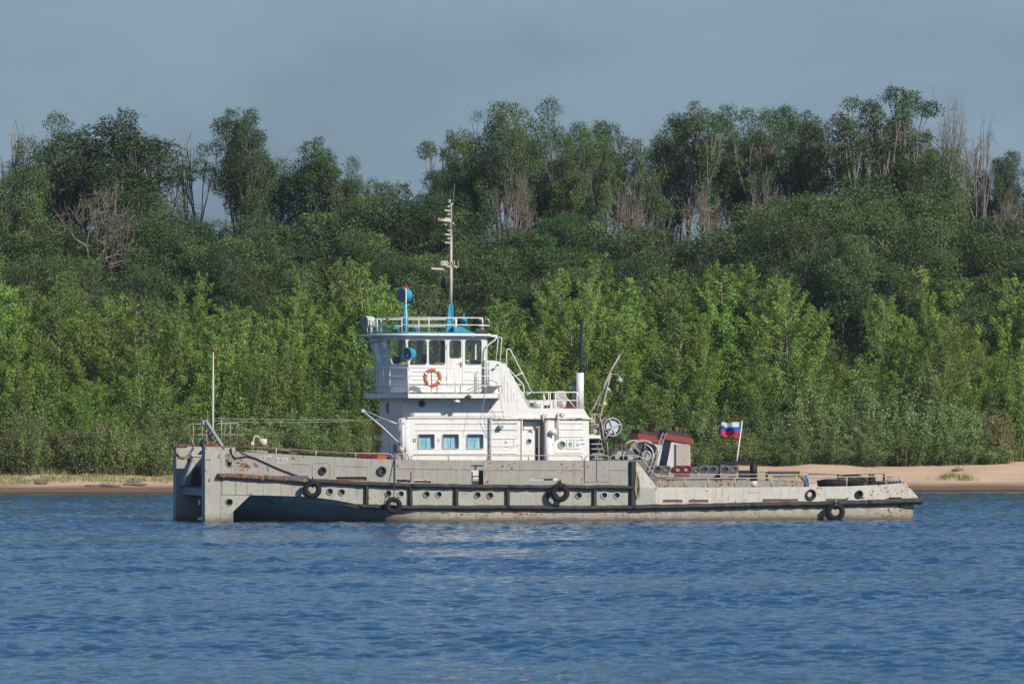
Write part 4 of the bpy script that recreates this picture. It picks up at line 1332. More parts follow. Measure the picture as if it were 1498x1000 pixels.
# bow staff, rails and deck lamp
jack = one('bow_staff', tube([P(311.2, 655, 1.6), P(311.5, 600, 1.6), P(312, 514, 1.6)], [0.05, 0.045, 0.025], 8), cream, smooth=True)
one('staff_lamp', lathe(P(312, 514.5, 1.6), (0, 0, 1), [(0, .03), (.04, .10), (.12, .10), (.17, .05), (.2, .0)], 10), rustm, jack)
def rails(name, segs_, v, r, mat, n=5):
    for s_ in segs_:
        line(s_, v, r, name, mat, n=n)
rails('bow_rail', [[(277, 653), (277, 620), (299, 620)], [(283, 653), (283, 622)], [(296, 653), (296, 620)], [(281, 635.5), (302, 635.5)],
      [(302, 652), (302, 615)]], fv + .2, 0.016, rail_m)
rails('bow_rail', [[(319, 635.5), (357, 635.5)], [(313, 624), (319, 619), (348, 619)], [(324, 652), (324, 612)], [(337, 650), (337, 619)], [(348, 636), (348, 619)],
      arcpts([(327, 650), (329, 622), (332, 619), (349, 619)], 2), [(344, 652), (347.5, 636), (348.5, 619)]], 2.4, 0.018, rail_m)
one('bow_stay', tube([P(303.5, 600, 1.6), P(303.5, 655, 1.6)], 0.012, 4), rail_m)
line([(313, 598), (324, 612)], 1.8, 0.01, 'bow_stay', rail_m, n=4)
lamp = one('deck_lamp_post', tube([P(x, y, .5) for x, y in ((369.5, 662), (371, 641), (373, 638), (377, 637.5), (380, 641))], 0.035, 6), cream, smooth=True)
one('lamp_shade', lathe(P(379, 643, .5), (.75, -.1, -.45), [(0, .07), (.1, .13), (.26, .19), (.3, .10), (.36, .04)], 12), cream, lamp, True)
c = P(369, 648, .5); one('junction_box', box((c.x - .05, .43, c.z - .07), (c.x + .05, .57, c.z + .07)), cream, lamp)
# rusty low rail on the far bulwark, bow
line([(346, 652.5), (380, 654), (432, 657.5), (500, 662)], 0.25, 0.022, 'bulwark_rail', rrail_m)
line([(358, 659), (378, 660), (392, 661)], 0.3, 0.02, 'bulwark_rail', cream)
for x, y in ((404, 655.5), (462, 659.5)):
    line([(x, y), (x, yat(top_line, x))], 0.25, 0.025, 'rail_post', cream)
line([(500, 662), (520, 662.5), (565, 663.2), (572, 664.2), (575, 668), (575, 672)], 0.25, 0.022, 'bulwark_rail', rail_m)
line([(520, 662.5), (520, 671)], 0.25, 0.025, 'rail_post', rail_m)
for pts in ([(578, 704), (578, 668), (581, 663.5), (595, 664), (598, 668), (598, 673)], [(601, 673), (602, 667), (605, 665.5), (720, 665.8), (847, 666), (851.5, 668), (852.5, 673.5)],
            [(855, 673), (857, 667), (861, 666), (888, 666), (890.5, 668), (890.5, 704)], [(892, 673.5), (893, 667.5), (896, 666), (933, 666.3), (937, 668), (957, 693.5), (966, 696)]):
    line(arcpts(pts, 1.5), 0.02, 0.022, 'bulwark_rail', rail_m)
for x in (656, 712.5, 773, 871, 912, 873.5):
    line([(x, 666), (x, 673.5)], 0.02, 0.024, 'rail_post', rail_m)
one('gate_edge', tube([P(578, 664, -.02), P(578, 704, -.02)], 0.014, 5), darkgrey)
one('gate_edge', tube([P(601.5, 690, -.02), P(601.5, 704, -.02)], 0.014, 5), rustm)
one('gate_edge', tube([P(855.2, 674, -.02), P(855.2, 704, -.02)], 0.012, 5), rustm)
one('gate_edge', tube([P(873, 674, -.02), P(873, 704, -.02)], 0.012, 5), darkgrey)
# dark gear lying along the foredeck, far side rail
line([(280, 640), (283, 652)], fv, 0.02, 'bow_rail', rail_m)
wr = one('mooring_wire', tube([P(x, y, -0.04) for x, y in ((338, 655), (339, 664), (344, 670), (352, 668.5), (362, 667), (374, 670), (385, 675), (398, 681), (412, 687), (428, 693), (440, 697))], 0.028, 6), darkrope, smooth=True)
one('mooring_wire', tube([P(x, y, 0.0) for x, y in ((345, 654), (352, 661), (362, 666), (374, 670))], 0.028, 6), darkrope, smooth=True)
pad = P(433, 697.5, 0); one('chafe_pad', box((pad.x - .5, -.2, pad.z - .05), (pad.x + .45, .02, pad.z + .06)), darkgrey)
# worn white lettering on the bow bulwark, and red rust scab
def text(body, px, py, h_px, v, mat, name, sx=1.0):
    cu = bpy.data.curves.new(name, 'FONT'); cu.body = body; cu.size = h_px * 0.0267 / 0.70; cu.extrude = 0.004
    cu.materials.append(mat)
    tmp = bpy.data.objects.new('lettering_curve', cu)
    me = bpy.data.meshes.new_from_object(tmp); bpy.data.objects.remove(tmp)
    o = bpy.data.objects.new(name, me); col.objects.link(o); o.parent = tug
    c = P(px, py, v); o.location = c; o.rotation_euler = (math.radians(90), math.radians(2), 0); o.scale = (sx, 1, 1)
    return o
text('РТ', 378.5, 676.5, 10, -0.006, letter, 'lettering', 1.1)
text('327', 403, 677.5, 9, -0.006, letter, 'lettering', 1.0)
def blob_plate(px, py, w, h, seed, mat, v=-0.006, name='rust_scab'):
    g2 = random.Random(seed); n = 26
    ol = []
    for k in range(n):
        t = 2 * math.pi * k / n; r = g2.uniform(.55, 1.05)
        ol.append((px + w / 2 * r * math.cos(t), py + h / 2 * r * math.sin(t)))
    return side_plate(name, ol, v, 0.005, mat)
for (x, y, w, h) in ((648, 750, 5, 3), (668, 748, 12, 3), (676, 752, 6, 3), (694, 747, 7, 2.5), (735, 750, 4, 4), (754, 749, 12, 3), (762, 752, 7, 4), (716, 748, 9, 1.5), (1034, 718, 5, 2), (1180, 730, 6, 2), (1240, 728, 5, 2), (1275, 724, 3, 3), (1196, 753, 4, 2), (1262, 728, 8, 3), (1277, 718, 3, 3), (1330, 712, 4, 5), (356, 680, 14, 9), (362, 682, 9, 7), (375, 681, 6, 5), (372, 678, 4, 4), (392, 686, 2, 9), (429, 670, 7, 4), (444, 668, 5, 2), (320, 668, 3, 7), (305, 672, 8, 2), (306, 702, 4, 7)):
    blob_plate(x, y, w, h, int(x * 7 + y), rustm, v=-0.006 if x > 325 else kv0 - 0.006)

# ---- tyres hung over the side
tyre_spots = [(456.6, 715.5, 13.2, 'worn black tyre hung over the bow shoulder, nearest the pushing knees', 703, 0.25),
              (575.4, 739, 12.2, 'small black tyre hung low on a rope near the front of the deckhouse', 700, 0.12),
              (819, 720, 13.8, 'black tyre hung amidships beneath the deckhouse door', 706, 0.2),
              (1222, 748, 13.8, 'black tyre hung at the stern, touching the waterline', 733, 0.25)]
for i, (x, y, r, lab, yr, yaw_) in enumerate(tyre_spots):
    v = -0.42
    c = P(x, y, v)
    t = loose('hanging_tyre', lab, 'tyre', c, 'tyres hung as fenders')
    R = r * 0.0267
    ax = Vector((math.sin(yaw_), math.cos(yaw_), 0.06))
    a = ring(c, ax, R * 0.73, R * 0.30, 32, 10, 0.95)
    vs = [Vector(p_) for p_ in a[0]]
    o = MB().add(vs, a[1]).build('tyre_casing', tyre_m, t, True)
    # tread blocks round the outer face
    tb = MB()
    fa, fb = frame_of(ax)
    for k in range(26):
        th = 2 * math.pi * k / 26
        e = fa * math.cos(th) + fb * math.sin(th)
        q = c + e * (R * 1.02)
        tb.add(*beam(q - ax.normalized() * R * .16, q + ax.normalized() * R * .16, R * 0.16, R * 0.06, up=e))
    tr = tb.build('tread', tyre_m, t); tr['kind'] = 'stuff'
    one('rim_bead', ring(c - ax.normalized() * R * .17, ax, R * 0.57, R * 0.035, 28, 6), darkgrey, t, True)
    top = c + Vector((0, 0, R * 0.5))
    rp = MB()
    rp.add(*tube([P(x + 1, 672 if i == 1 else yr - 4, -0.01), P(x + .5, yr, -0.24), top + Vector((0, -.12, .1)), top + Vector((0.02, 0, -.1)), top + Vector((.05, .14, .15)), P(x + 2, yr, -.24)], 0.018 if i == 1 else 0.03, 6))
    rp.build('hanging_rope', ropem if i in (3,) else darkrope, t, True)

# ---- a coil of rope on the tall fender post
rc = loose('rope_hank', 'hank of brown rope hung beside the tall black fender post', 'rope', P(932, 716, -.08))
for k in range(6):
    w = 2.2 + k * .28
    one('rope_strand', tube([P(932.5 + dx_, yy_, -.1 - .015 * k) for dx_, yy_ in ((-.6, 690), (-w * .6, 700), (-w, 715), (-w * .5, 726), (w * .5, 726.5), (w, 716), (w * .6, 702), (-.4, 690))], 0.036, 6), ropem, rc, True)
one('rope_tail', tube([P(929, 678, -.12), P(931, 690, -.1), P(932, 700, -.1)], 0.015, 5), ropem, rc, True)

# ------------------------------------------------------------------ deckhouse
SV = 1.1                                    # side wall of the deckhouse
FV = BM - SV
deck_z = P(700, 713, 0).z

def win_hole(x0, y0, x1, y1, r=1.8):
    return [(a, b) for a, b in rrect(x0, y0, x1, y1, r)]

def ridge_line(x0, x1, y, v, mat=white, parent=tug):
    p, q = P(x0, y, v), P(x1, y, v)
    return one('wall_ridge', box((p.x, v - 0.028, p.z - 0.014), (q.x, v - 0.001, p.z + 0.014)), mat, parent)

# lower tier side wall
wins = [(612, 635, 635.5, 656), (647.5, 635, 671, 656), (683, 635, 707, 656)]
wall = side_plate('deckhouse_wall', [(600, 611), (761.5, 611), (761.5, 713), (600, 713)], SV, 0.07, white, [win_hole(*w) for w in wins])
side_plate('deckhouse_wall', [(796.5, 611), (861.5, 611), (862.5, 713), (796.5, 713)], SV, 0.07, white, [circ(822, 650, 5)])
side_plate('door_header', [(762, 611.5), (796, 611.5), (796, 614), (762, 614)], SV, 0.07, white)
for w in wins:
    x0, y0, x1, y1 = w
    f = one('window', tube([P(x, y, SV - 0.012) for x, y in rrect(x0 - .3, y0 - .3, x1 + .3, y1 + .3, 2)], 0.020, 5, closed=True), silver, wall)
    side_plate('pane', rrect(x0, y0, x1, y1, 1.8), SV + 0.045, 0.008, glass, parent=f)
    # two gathered curtains
    for a, b in ((x0 + 1, (x0 + x1) / 2 - .2), ((x0 + x1) / 2 + .2, x1 - .5)):
        m = MB(); n = 14; vs = []
        for k in range(n + 1):
            x = a + (b - a) * k / n
            d = 0.03 * math.sin(k * 2.1) + 0.01 * math.sin(k * 5)
            p0, p1 = P(x, y1 + 1, SV + .16), P(x, y0 - 1, SV + .16)
            vs += [(p0.x, SV + .16 + d, p0.z), (p0.x, SV + .16 + d * .6, p1.z)]
        m.add(vs, [(2 * k, 2 * k + 2, 2 * k + 3, 2 * k + 1) for k in range(n)]).build('curtain', curtain, f, True, recalc=False)
# rounded near front corners: vertical quarter cylinders, then the shaded front walls
def corner(px, y0, y1, r, name, v=SV, mat=white):
    p0, p1 = P(px, y0, v), P(px, y1, v)
    c = Vector((p0.x, v + r, 0))
    n = 8; vs = []
    for k in range(n + 1):
        a = math.radians(90 * k / n)
        for rr in (r, r - .06):
            for z in (p0.z, p1.z):
                vs.append((c.x - rr * math.sin(a), c.y - rr * math.cos(a), z))
    fs = []
    for k in range(n):
        b = k * 4
        fs += [(b, b + 1, b + 5, b + 4), (b + 2, b + 6, b + 7, b + 3), (b, b + 4, b + 6, b + 2), (b + 1, b + 3, b + 7, b + 5)]
    MB().add(vs, fs).build(name, mat, tug, True)
    return c.x - r
r1 = 0.42
uf1 = corner(600, 713, 611, r1, 'rounded_corner')
zt1, zd = P(600, 611, SV).z, deck_z
def front_wall(name, u, v0, v1, z0, z1, mat, holes=(), t=0.06):
    # s runs along v, t up
    A0, B0, B1, A1 = (u, v1, z0), (u, v0, z0), (u, v0, z1), (u, v1, z1)
    return quad_plate(name, A0, B0, B1, A1, -t, mat, None, holes)
W1 = FV - SV - 2 * r1
fw = front_wall('front_wall', uf1, SV + r1, FV - r1, zd, zt1, white, [rrect(0.80, .38, .99 - .02, .62, .02, .03), rrect(0.02, .38, .16, .62, .02, .03)])
# crew windows in the front wall and yellow boxes
for s0, s1 in ((.80, .97), (.02, .16)):
    v_a = (FV - r1) - s0 * W1; v_b = (FV - r1) - s1 * W1
    z_a, z_b = zd + (zt1 - zd) * .38, zd + (zt1 - zd) * .62
    one('front_pane', box((uf1 + .03, min(v_a, v_b), z_a), (uf1 + .04, max(v_a, v_b), z_b)), glass, fw)
    one('front_curtain', box((uf1 + .12, min(v_a, v_b), z_a), (uf1 + .13, max(v_a, v_b), z_b)), curtain, fw)
def corner_far(u_face, r, z0, z1):
    n = 8; vs = []
    for k in range(n + 1):
        a = math.radians(90 * k / n)
        for z in (z0, z1):
            vs.append((u_face + r - r * math.sin(a), FV - r + r * math.cos(a), z))
    MB().add(vs, [(2 * k, 2 * k + 1, 2 * k + 3, 2 * k + 2) for k in range(n)]).build('rounded_corner', white, tug, True)
corner_far(uf1, r1, zd, zt1)
ua1 = P(862, 660, SV).x
one('far_wall', box((uf1 + r1, FV - .07, zd), (ua1, FV, zt1)), white)
one('aft_wall', box((ua1 - .07, SV + .07, zd), (ua1 - 0.003, FV - .07, zt1)), white)
one('yellow_box', box((uf1 - .28, FV - 1.5, P(0, 636, 3).z), (uf1 - .003, FV - .55, P(0, 621, 3).z)), yellow)
one('yellow_box', box((uf1 - .22, FV - 1.45, P(0, 653, 3).z), (uf1 - .003, FV - .75, P(0, 645, 3).z)), yellow)
one('yellow_canister', lathe((uf1 - .15, FV - 1.15, P(0, 661, 3).z), (0, 0, 1), [(0, .1), (.2, .12), (.24, .06)], 12), yellow)
one('front_door', box((uf1 - .03, 3.0, zd + .05), (uf1 - .002, 3.7, zd + 1.75)), white)
one('front_pipe', tube([P(x, y, FV - .3) for x, y in ((551, 629), (547, 630), (545, 635), (545.5, 642), (549, 650), (549.5, 662))], .035, 6), steel, smooth=True)
for yy_ in (629.5,):
    zz = P(0, yy_, 3).z
    one('wall_ridge', box((uf1 - .025, SV + r1, zz - .012), (uf1 - .001, FV - r1, zz + .012)), white)

# second tier and the casing that steps down aft
prof = [(606, 611), (606, 581), (709, 581), (709, 527), (720, 527), (730, 528.5), (737, 531.8), (742, 539), (774, 596.7), (854, 597.5), (861.5, 610.8)]
uw2 = None
wc = side_plate('casing_wall', prof, SV, 0.07, white, [circ(617, 590, 5)])
side_plate('far_casing_wall', [(x - 8.4 * (FV - SV), y - 1.2) for x, y in prof], FV, -0.07, white)
# cover strips round the casing edge
edge = [prof[i] for i in range(3, 11)]
ev = [P(x, y, SV) for x, y in edge]
m = MB(); vs = []
for p in ev: vs += [(p.x, SV + .075, p.z), (p.x, FV - .075, p.z)]
m.add(vs, [(2 * k, 2 * k + 1, 2 * k + 3, 2 * k + 2) for k in range(len(ev) - 1)]).build('casing_top', white, tug)
uf2 = corner(606, 611, 577, .42, 'rounded_corner')
z2a, z2b = P(606, 611, SV).z, P(606, 577, SV).z
front_wall('front_wall', uf2, SV + .42, FV - .42, z2a, z2b, white)
corner_far(uf2, .42, z2a, z2b)
for k, y in enumerate((587, 593, 599, 605)):
    zz = P(606, y, SV).z
    one('wall_ridge', box((uf2 - .02, SV + .42, zz - .01), (uf2 - .001, FV - .42, zz + .01)), white)
p = P(565, 602, 3); one('hatch_plate', box((uf2 - .03, 4.0, p.z - .05), (uf2 - .003, 4.4, p.z + .35)), darkgrey)
# tier ledge
a, b = P(600, 611.5, SV), P(862, 610.5, SV)
one('ledge_strip', box((uf1 + .3, SV - .05, b.z - .02), (b.x, SV - .001, b.z + .03)), white)
one('rusty_gutter', box((P(722, 0, SV).x, SV - .07, P(0, 613.5, SV).z), (b.x + .1, SV - .052, P(0, 611.5, SV).z)), paint('rusty_gutter_paint', (.66, .58, .48), rust=1.3, dirt=.4, spot=3, bump=0))
for x0, x1, y in ((625, 708, 594), (628, 738, 601), (606, 748, 608)):
    ridge_line(x0, x1, y, SV)
for x0, x1, y in ((608, 757, 619), (608, 757, 628.5)):
    ridge_line(x0, x1, y, SV)
for y in (619, 628, 641, 652, 663): ridge_line(721, 756, y, SV)
for y in (618.5, 627.5, 638.5, 662): ridge_line(819 if y < 660 else 812, 853, y, SV)
ridge_line(606, 716, 663.5, SV)
for x in (738, 743, 748, 752, 757):                                          # vertical ribs of the sloping casing
    p, q = P(x, 541 + (x - 736) * 1.8, SV), P(x, 587, SV)
    one('wall_ridge', box((p.x - .008, SV - .02, q.z), (p.x + .008, SV - .001, p.z - .1)), white)
vent = disc_frame('round_vent', 617, 590, SV - .01, 5, steel, wc, .03, .04)
for k in range(-3, 4):
    y = 590 + k * 1.3; hw = math.sqrt(max(0, 25 - (k * 1.3) ** 2)) - .4
    p, q = P(617 - hw, y, SV + .03), P(617 + hw, y, SV + .03)
    one('vent_slat', beam((p.x, SV + .03, p.z), (q.x, SV + .03, q.z), .015, .02), darkgrey, vent)
one('vent_back', lathe(P(617, 590, SV + .06), (0, 1, 0), [(0, .14), (.02, .14)], 16), interior, vent)
pf = disc_frame('porthole', 822, 650, SV - .01, 5.3, silver, tug, .028, .04)
one('pane', lathe(P(822, 650, SV + .03), (0, 1, 0), [(0, .14), (.01, .14)], 16), paint('olive_glass', (.22, .23, .15), dirt=.4, streak=0, rough=.2, bump=0), pf)
# door alcove
one('alcove_side', box((P(762, 0, SV).x - .06, SV + .07, zd), (P(762, 0, SV).x, SV + 1.0, zt1)), white)
one('alcove_side', box((P(796, 0, SV).x + .003, SV + .07, zd), (P(796, 0, SV).x + .06, SV + 1.0, zt1)), white)
one('alcove_back', box((P(762, 0, SV).x, SV + 1.0, zd), (P(796, 0, SV).x, SV + 1.06, zt1)), white)
door = side_plate('door', rrect(764.5, 629, 784, 713, 2), SV + .22, 0.05, white, [circ(774, 645, 3.4)])
dr = disc_frame('porthole', 774, 645, SV + .21, 3.7, silver, door, .02, .03)
one('pane', lathe(P(774, 645, SV + .25), (0, 1, 0), [(0, .1), (.01, .1)], 14), lens_m, dr)
one('handle', tube([P(x, y, SV + .12) for x, y in ((776, 628), (779, 627.5), (781, 630))], .03, 6), wrail_m, door, True)
side_plate('transom_panel', [(766, 616), (787, 616), (787, 628), (766, 628)], SV + .3, .03, white)
one('alcove_post', tube([P(763.5, 614, SV - .01), P(763.5, 713, SV - .01)], .035, 6), wrail_m)
one('alcove_post', box((P(788, 0, SV).x, SV + .05, zd), (P(790.5, 0, SV).x, SV + .15, P(0, 616, SV).z)), steel)
c = P(786, 665, SV + .4); one('dark_locker', box((c.x - .1, SV + .4, zd), (c.x + .12, SV + .6, c.z + .3)), interior)
# ventilation trunk, goosenecks, box, small signs
one('vent_trunk', tube([P(802, 713, SV - .12), P(802, 617, SV - .12)], .165, 12), white, smooth=True)
one('vent_trunk_cap', lathe(P(802, 617, SV - .12), (0, 0, 1), [(0, .165), (.05, .15), (.07, .05)], 12), white, smooth=True)
line(arcpts([(794.5, 617), (794.5, 606), (797, 603.5), (800, 606), (801, 608)], 1.2), SV - .12, .035, 'gooseneck', white)
line(arcpts([(816.5, 643), (816.5, 606), (819, 602.5), (823, 603), (826, 608)], 1.2), SV - .12, .04, 'gooseneck', white)
line([(816.5, 643), (810, 649), (808, 656), (808, 713)], SV - .12, .035, 'gooseneck', white)
one('loudspeaker', lathe(P(803, 633, SV - .3), (.8, -.3, .2), [(0, .05), (.1, .12), (.28, .14), (.3, .05)], 12), white, smooth=True)
line([(800, 640), (805, 622), (808, 618)], SV - .25, .012, 'bracket', steel)
p, q = P(751, 650, SV), P(757, 643, SV)
one('access_panel', box((p.x, SV - .02, p.z), (q.x, SV - .001, q.z)), white)
def sign(x0, y0, x1, y1, bands):
    p, q = P(x0, y1, SV), P(x1, y0, SV)
    s_ = one('notice_board', box((p.x, SV - .025, p.z), (q.x, SV - .003, q.z)), ringw)
    for (bx0, by0, bx1, by1, mt) in bands:
        a, b = P(bx0, by1, SV), P(bx1, by0, SV)
        one('printed_band', box((a.x, SV - .030, a.z), (b.x, SV - .026, b.z)), mt, s_)
sign(829, 642, 838, 656.5, [(831.5, 647, 836.5, 649.2, greenp), (831.5, 649.8, 836.5, 651.8, greenp), (831.5, 653, 836.5, 654, cyanp), (832, 643, 836, 643.8, rustm)])
sign(839.5, 642, 848.5, 656.5, [(842.5, 649.5, 847, 652, cyanp), (842.5, 647, 847, 648.4, paint('pale_print', (.35, .55, .65), bump=0)), (843, 643, 847, 643.8, redprint)])
for x0, x1, y, mt in ((849, 853.5, 643, redprint), (849.5, 855, 649, paint('deep_blue_print', (.05, .15, .5), bump=0))):
    p, q = P(x0, y + .5, SV), P(x1, y - .5, SV); one('small_placard', box((p.x, SV - .015, p.z), (q.x, SV - .002, q.z)), mt)
def mini(x0, y0, x1, y1, mt, nm='small_placard'):
    p, q = P(x0, y1, SV), P(x1, y0, SV); return one(nm, box((p.x, SV - .012, p.z), (q.x, SV - .002, q.z)), mt)
gp = mini(604, 641, 608.5, 646.5, greenp); 
a, b = P(605.8, 645.6, SV), P(606.8, 642, SV); one('printed_mark', box((a.x, SV - .016, a.z), (b.x, SV - .0125, b.z)), ringw, gp)
pk = mini(639.5, 640, 643.8, 646, ringw)
for y in (641.2, 643, 644.8):
    a, b = P(640, y + .5, SV), P(643.4, y - .2, SV); one('printed_mark', box((a.x, SV - .016, a.z), (b.x, SV - .0125, b.z)), redprint, pk)
# stack pipe and cabin lamp on the side wall
line([(717.5, 713), (717.5, 610)], SV - .1, .035, 'downpipe', steel)
for y in (615, 641, 652, 663): line([(715, y), (718, y)], SV - .05, .02, 'pipe_clip', wrail_m)
line(arcpts([(717, 598), (718, 590), (723, 584), (725, 577)], 2), SV - .2, .03, 'downpipe', steel)
c = P(732.5, 624, SV - .1); one('flood_lamp', box((c.x - .09, SV - .22, c.z - .06), (c.x + .09, SV - .03, c.z + .06)), steel)
# awning frame hanging from the balcony end (thin bars)
line([(712, 565), (702, 616), (737.5, 616), (729, 563)], .3, .010, 'hanging_frame', steel, n=4)
line([(720, 600), (731, 624)], .5, .012, 'hanging_frame', steel, n=4)
# white post and boom by the front corner
pst = one('boom_post', tube([P(589.3, 672, .75), P(589.3, 616, .75)], .055, 8), wrail_m, smooth=True)
one('post_head', box((P(586.5, 0, .75).x, .65, P(0, 619, .75).z), (P(593, 0, .75).x, .85, P(0, 614, .75).z)), wrail_m, pst)
c = P(589.5, 657, .75); one('post_winch', lathe((c.x - .15, .75, c.z), (1, 0, 0), [(0, .09), (.06, .13), (.12, .06), (.2, .06), (.24, .13), (.3, .09)], 10), silver, pst)
line([(531, 601), (560, 625), (586, 650)], .9, .035, 'boom', silver)
line([(531, 600), (545, 605), (560, 612), (577, 617.5)], 1.4, .022, 'boom', steel)
line([(569, 616), (584, 621)], .9, .035, 'boom_end', silver)
c = P(531, 600.5, .9); one('boom_sheave', lathe((c.x, .82, c.z), (0, 1, 0), [(0, .07), (.16, .07)], 10), silver)
# wires from bow to deckhouse
def wire(pts, v0, v1, r=.008, name='stay_wire'):
    a, b = P(*pts[0], v0), P(*pts[1], v1)
    q = [a + (b - a) * t + Vector((0, 0, -pts[2] * 4 * t * (1 - t))) for t in [k / 10 for k in range(11)]]
    one(name, tube(q, r, 4), rail_m)
wire([(312, 611.5), (558, 613), .04], 1.6, 3.2, .010)
wire([(312, 615.5), (600, 610.5), .12], 1.6, 1.6, .010)
# orange raft trough on the foredeck
rf = loose('orange_raft', 'orange life raft lying on the foredeck before the deckhouse', 'life raft', P(540, 672, 1.2))
for x0, x1 in ((526, 543), (545, 562)):
    p, q = P(x0, 671.5, 1.2), P(x1, 664.5, 1.2)
    MB().add([(p.x, 1.0, p.z - .2), (q.x, 1.0, p.z - .2), (q.x + .05, .95, q.z - .05), (p.x - .05, .95, q.z - .05), (p.x, 2.0, p.z - .2), (q.x, 2.0, p.z - .2), (q.x + .05, 2.05, q.z), (p.x - .05, 2.05, q.z)],
             [(0,1,2,3),(7,6,5,4),(0,4,5,1),(1,5,6,2),(2,6,7,3),(3,7,4,0)]).build('float', orange, rf)
p, q = P(521, 668.5, 1.2), P(549, 664, 1.2)
one('lashing', box((p.x, .9, p.z), (p.x + .5, 1.0, q.z)), maroon, rf)
p, q = P(541, 671, 1.2), P(550, 662.5, 1.2)
one('lashing', box((p.x, .88, p.z), (q.x, .98, q.z)), maroon, rf)
# dark heap at the foot of the post
hp = loose('tarpaulin_heap', 'dark tarpaulin heap at the front corner of the deckhouse', 'tarpaulin', P(578, 672, 1.0))
m = MB()
vs, n1, n2 = [], 12, 6
for j in range(n2 + 1):
    for k in range(n1):
        a = 2 * math.pi * k / n1; rr = math.cos(j / n2 * math.pi / 2)
        c = P(578, 674, 1.0)
        vs.append((c.x + .38 * rr * math.cos(a) * rnd.uniform(.8, 1.2), .9 + .3 * rr * math.sin(a), c.z - .1 + .45 * math.sin(j / n2 * math.pi / 2) * rnd.uniform(.75, 1.1)))
m.add(vs, [(j*n1+k, j*n1+(k+1) % n1, (j+1)*n1+(k+1) % n1, (j+1)*n1+k) for j in range(n2) for k in range(n1)]).build('cloth', darkgrey, hp)

# ------------------------------------------------------------------ balcony and wheelhouse
WV0, WV1 = 1.25, BM - 1.25
zb0, zb1 = P(650, 582, .35).z, P(650, 575.5, .35).z
# plan of the balcony slab
ub = lambda px, v: P(px, 578, v).x
bal = [(ub(737, .35), .35), (ub(597, .35), .35), (ub(597, .35) - .55, 1.35), (ub(597, .35) - .62, BM - 1.35), (ub(597, .35) - .0, BM - .35), (ub(737, .35), BM - .35)]
def prism(name, plan, z0, z1, mat, parent=tug, label=None):
    n = len(plan)
    vs = [(x, y, z0) for x, y in plan] + [(x, y, z1) for x, y in plan]
    return MB().add(vs, [tuple(range(n)), tuple(range(n, 2 * n))] + [(i, (i + 1) % n, n + (i + 1) % n, n + i) for i in range(n)]).build(name, mat, parent, label=label)
prism('balcony', bal, zb0, zb1, white)
# bracket at the aft end of the slab
p, q, r_ = P(737, 582.3, .35), P(706, 582.3, .35), P(706, 590, 1.0)
# plan of the wheelhouse at sill level and at roof level (windows lean outward at the front)
zs0, zs1, zr = zb1, P(650, 534, WV0).z, P(650, 491, WV0).z
u_c = P(597, 540, WV0).x; u_a = P(711.5, 540, WV0).x
low = [(u_a, WV0), (u_c, WV0), (u_c - .50, WV0 + .95), (u_c - .50, WV1 - .95), (u_c, WV1), (u_a, WV1)]
lean = [0, .10, .30, .30, .10, 0]
high = [(x - l, y) for (x, y), l in zip(low, lean)]
prism('wheelhouse_base_floor', low, zs0 + .004, zs0 + .05, deckm)
names = ['side', 'chamfer', 'front', 'chamfer', 'side', 'aft']
def sp(x, y, v=WV0):
    """pixel on the near wheelhouse side -> 0..1 on the side wall (s from aft to front, t up)"""
    p = P(x, y, v); return p.x, p.z
side_wins = [(594.5, 497.5, 624, 532.6), (628.2, 497.5, 650.8, 532.6), (658.5, 497.8, 674.2, 523), (681.3, 497.3, 704, 532.4)]
# near side wall: lower panel and window band as one plate following the pixel outline
def outline_side():
    a = P(711.5, 575, WV0); 
    return [(711.5, 575.3), (711.5, 491.2), (596.5 - 3.6, 491.2), (597, 534), (597, 575.3)]
sw_holes = []
for x0, y0, x1, y1 in side_wins:
    if x0 < 600:
        sw_holes.append([(597.2, 499.2), (599, 497.5), (622, 497.5), (624, 499.5), (624, 530.6), (622, 532.6), (600.5, 532.6), (599, 531)])
    else:
        sw_holes.append(win_hole(x0, y0, x1, y1, 2.6))
wh = side_plate('wheelhouse_wall', outline_side(), WV0, 0.05, white, sw_holes)
wf = side_plate('wheelhouse_wall', [(x - 8.4 * (WV1 - WV0), y - 1.2) for x, y in outline_side()], WV1, -0.05, white, [[(x - 8.4 * (WV1 - WV0), y - 1.2) for x, y in h_] for h_ in sw_holes])
for h_ in sw_holes:
    f = one('window', tube([P(x, y, WV0 - .008) for x, y in h_], .020, 5, closed=True), darkgrey, wh)
    side_plate('pane', h_, WV0 + .02, .006, glass, parent=f)
    hf = [(x - 8.4 * (WV1 - WV0), y - 1.2) for x, y in h_]
    f = one('window', tube([P(x, y, WV1 + .008) for x, y in hf], .020, 5, closed=True), darkgrey, wf)
    side_plate('pane', hf, WV1 - .026, .006, glass, parent=f)
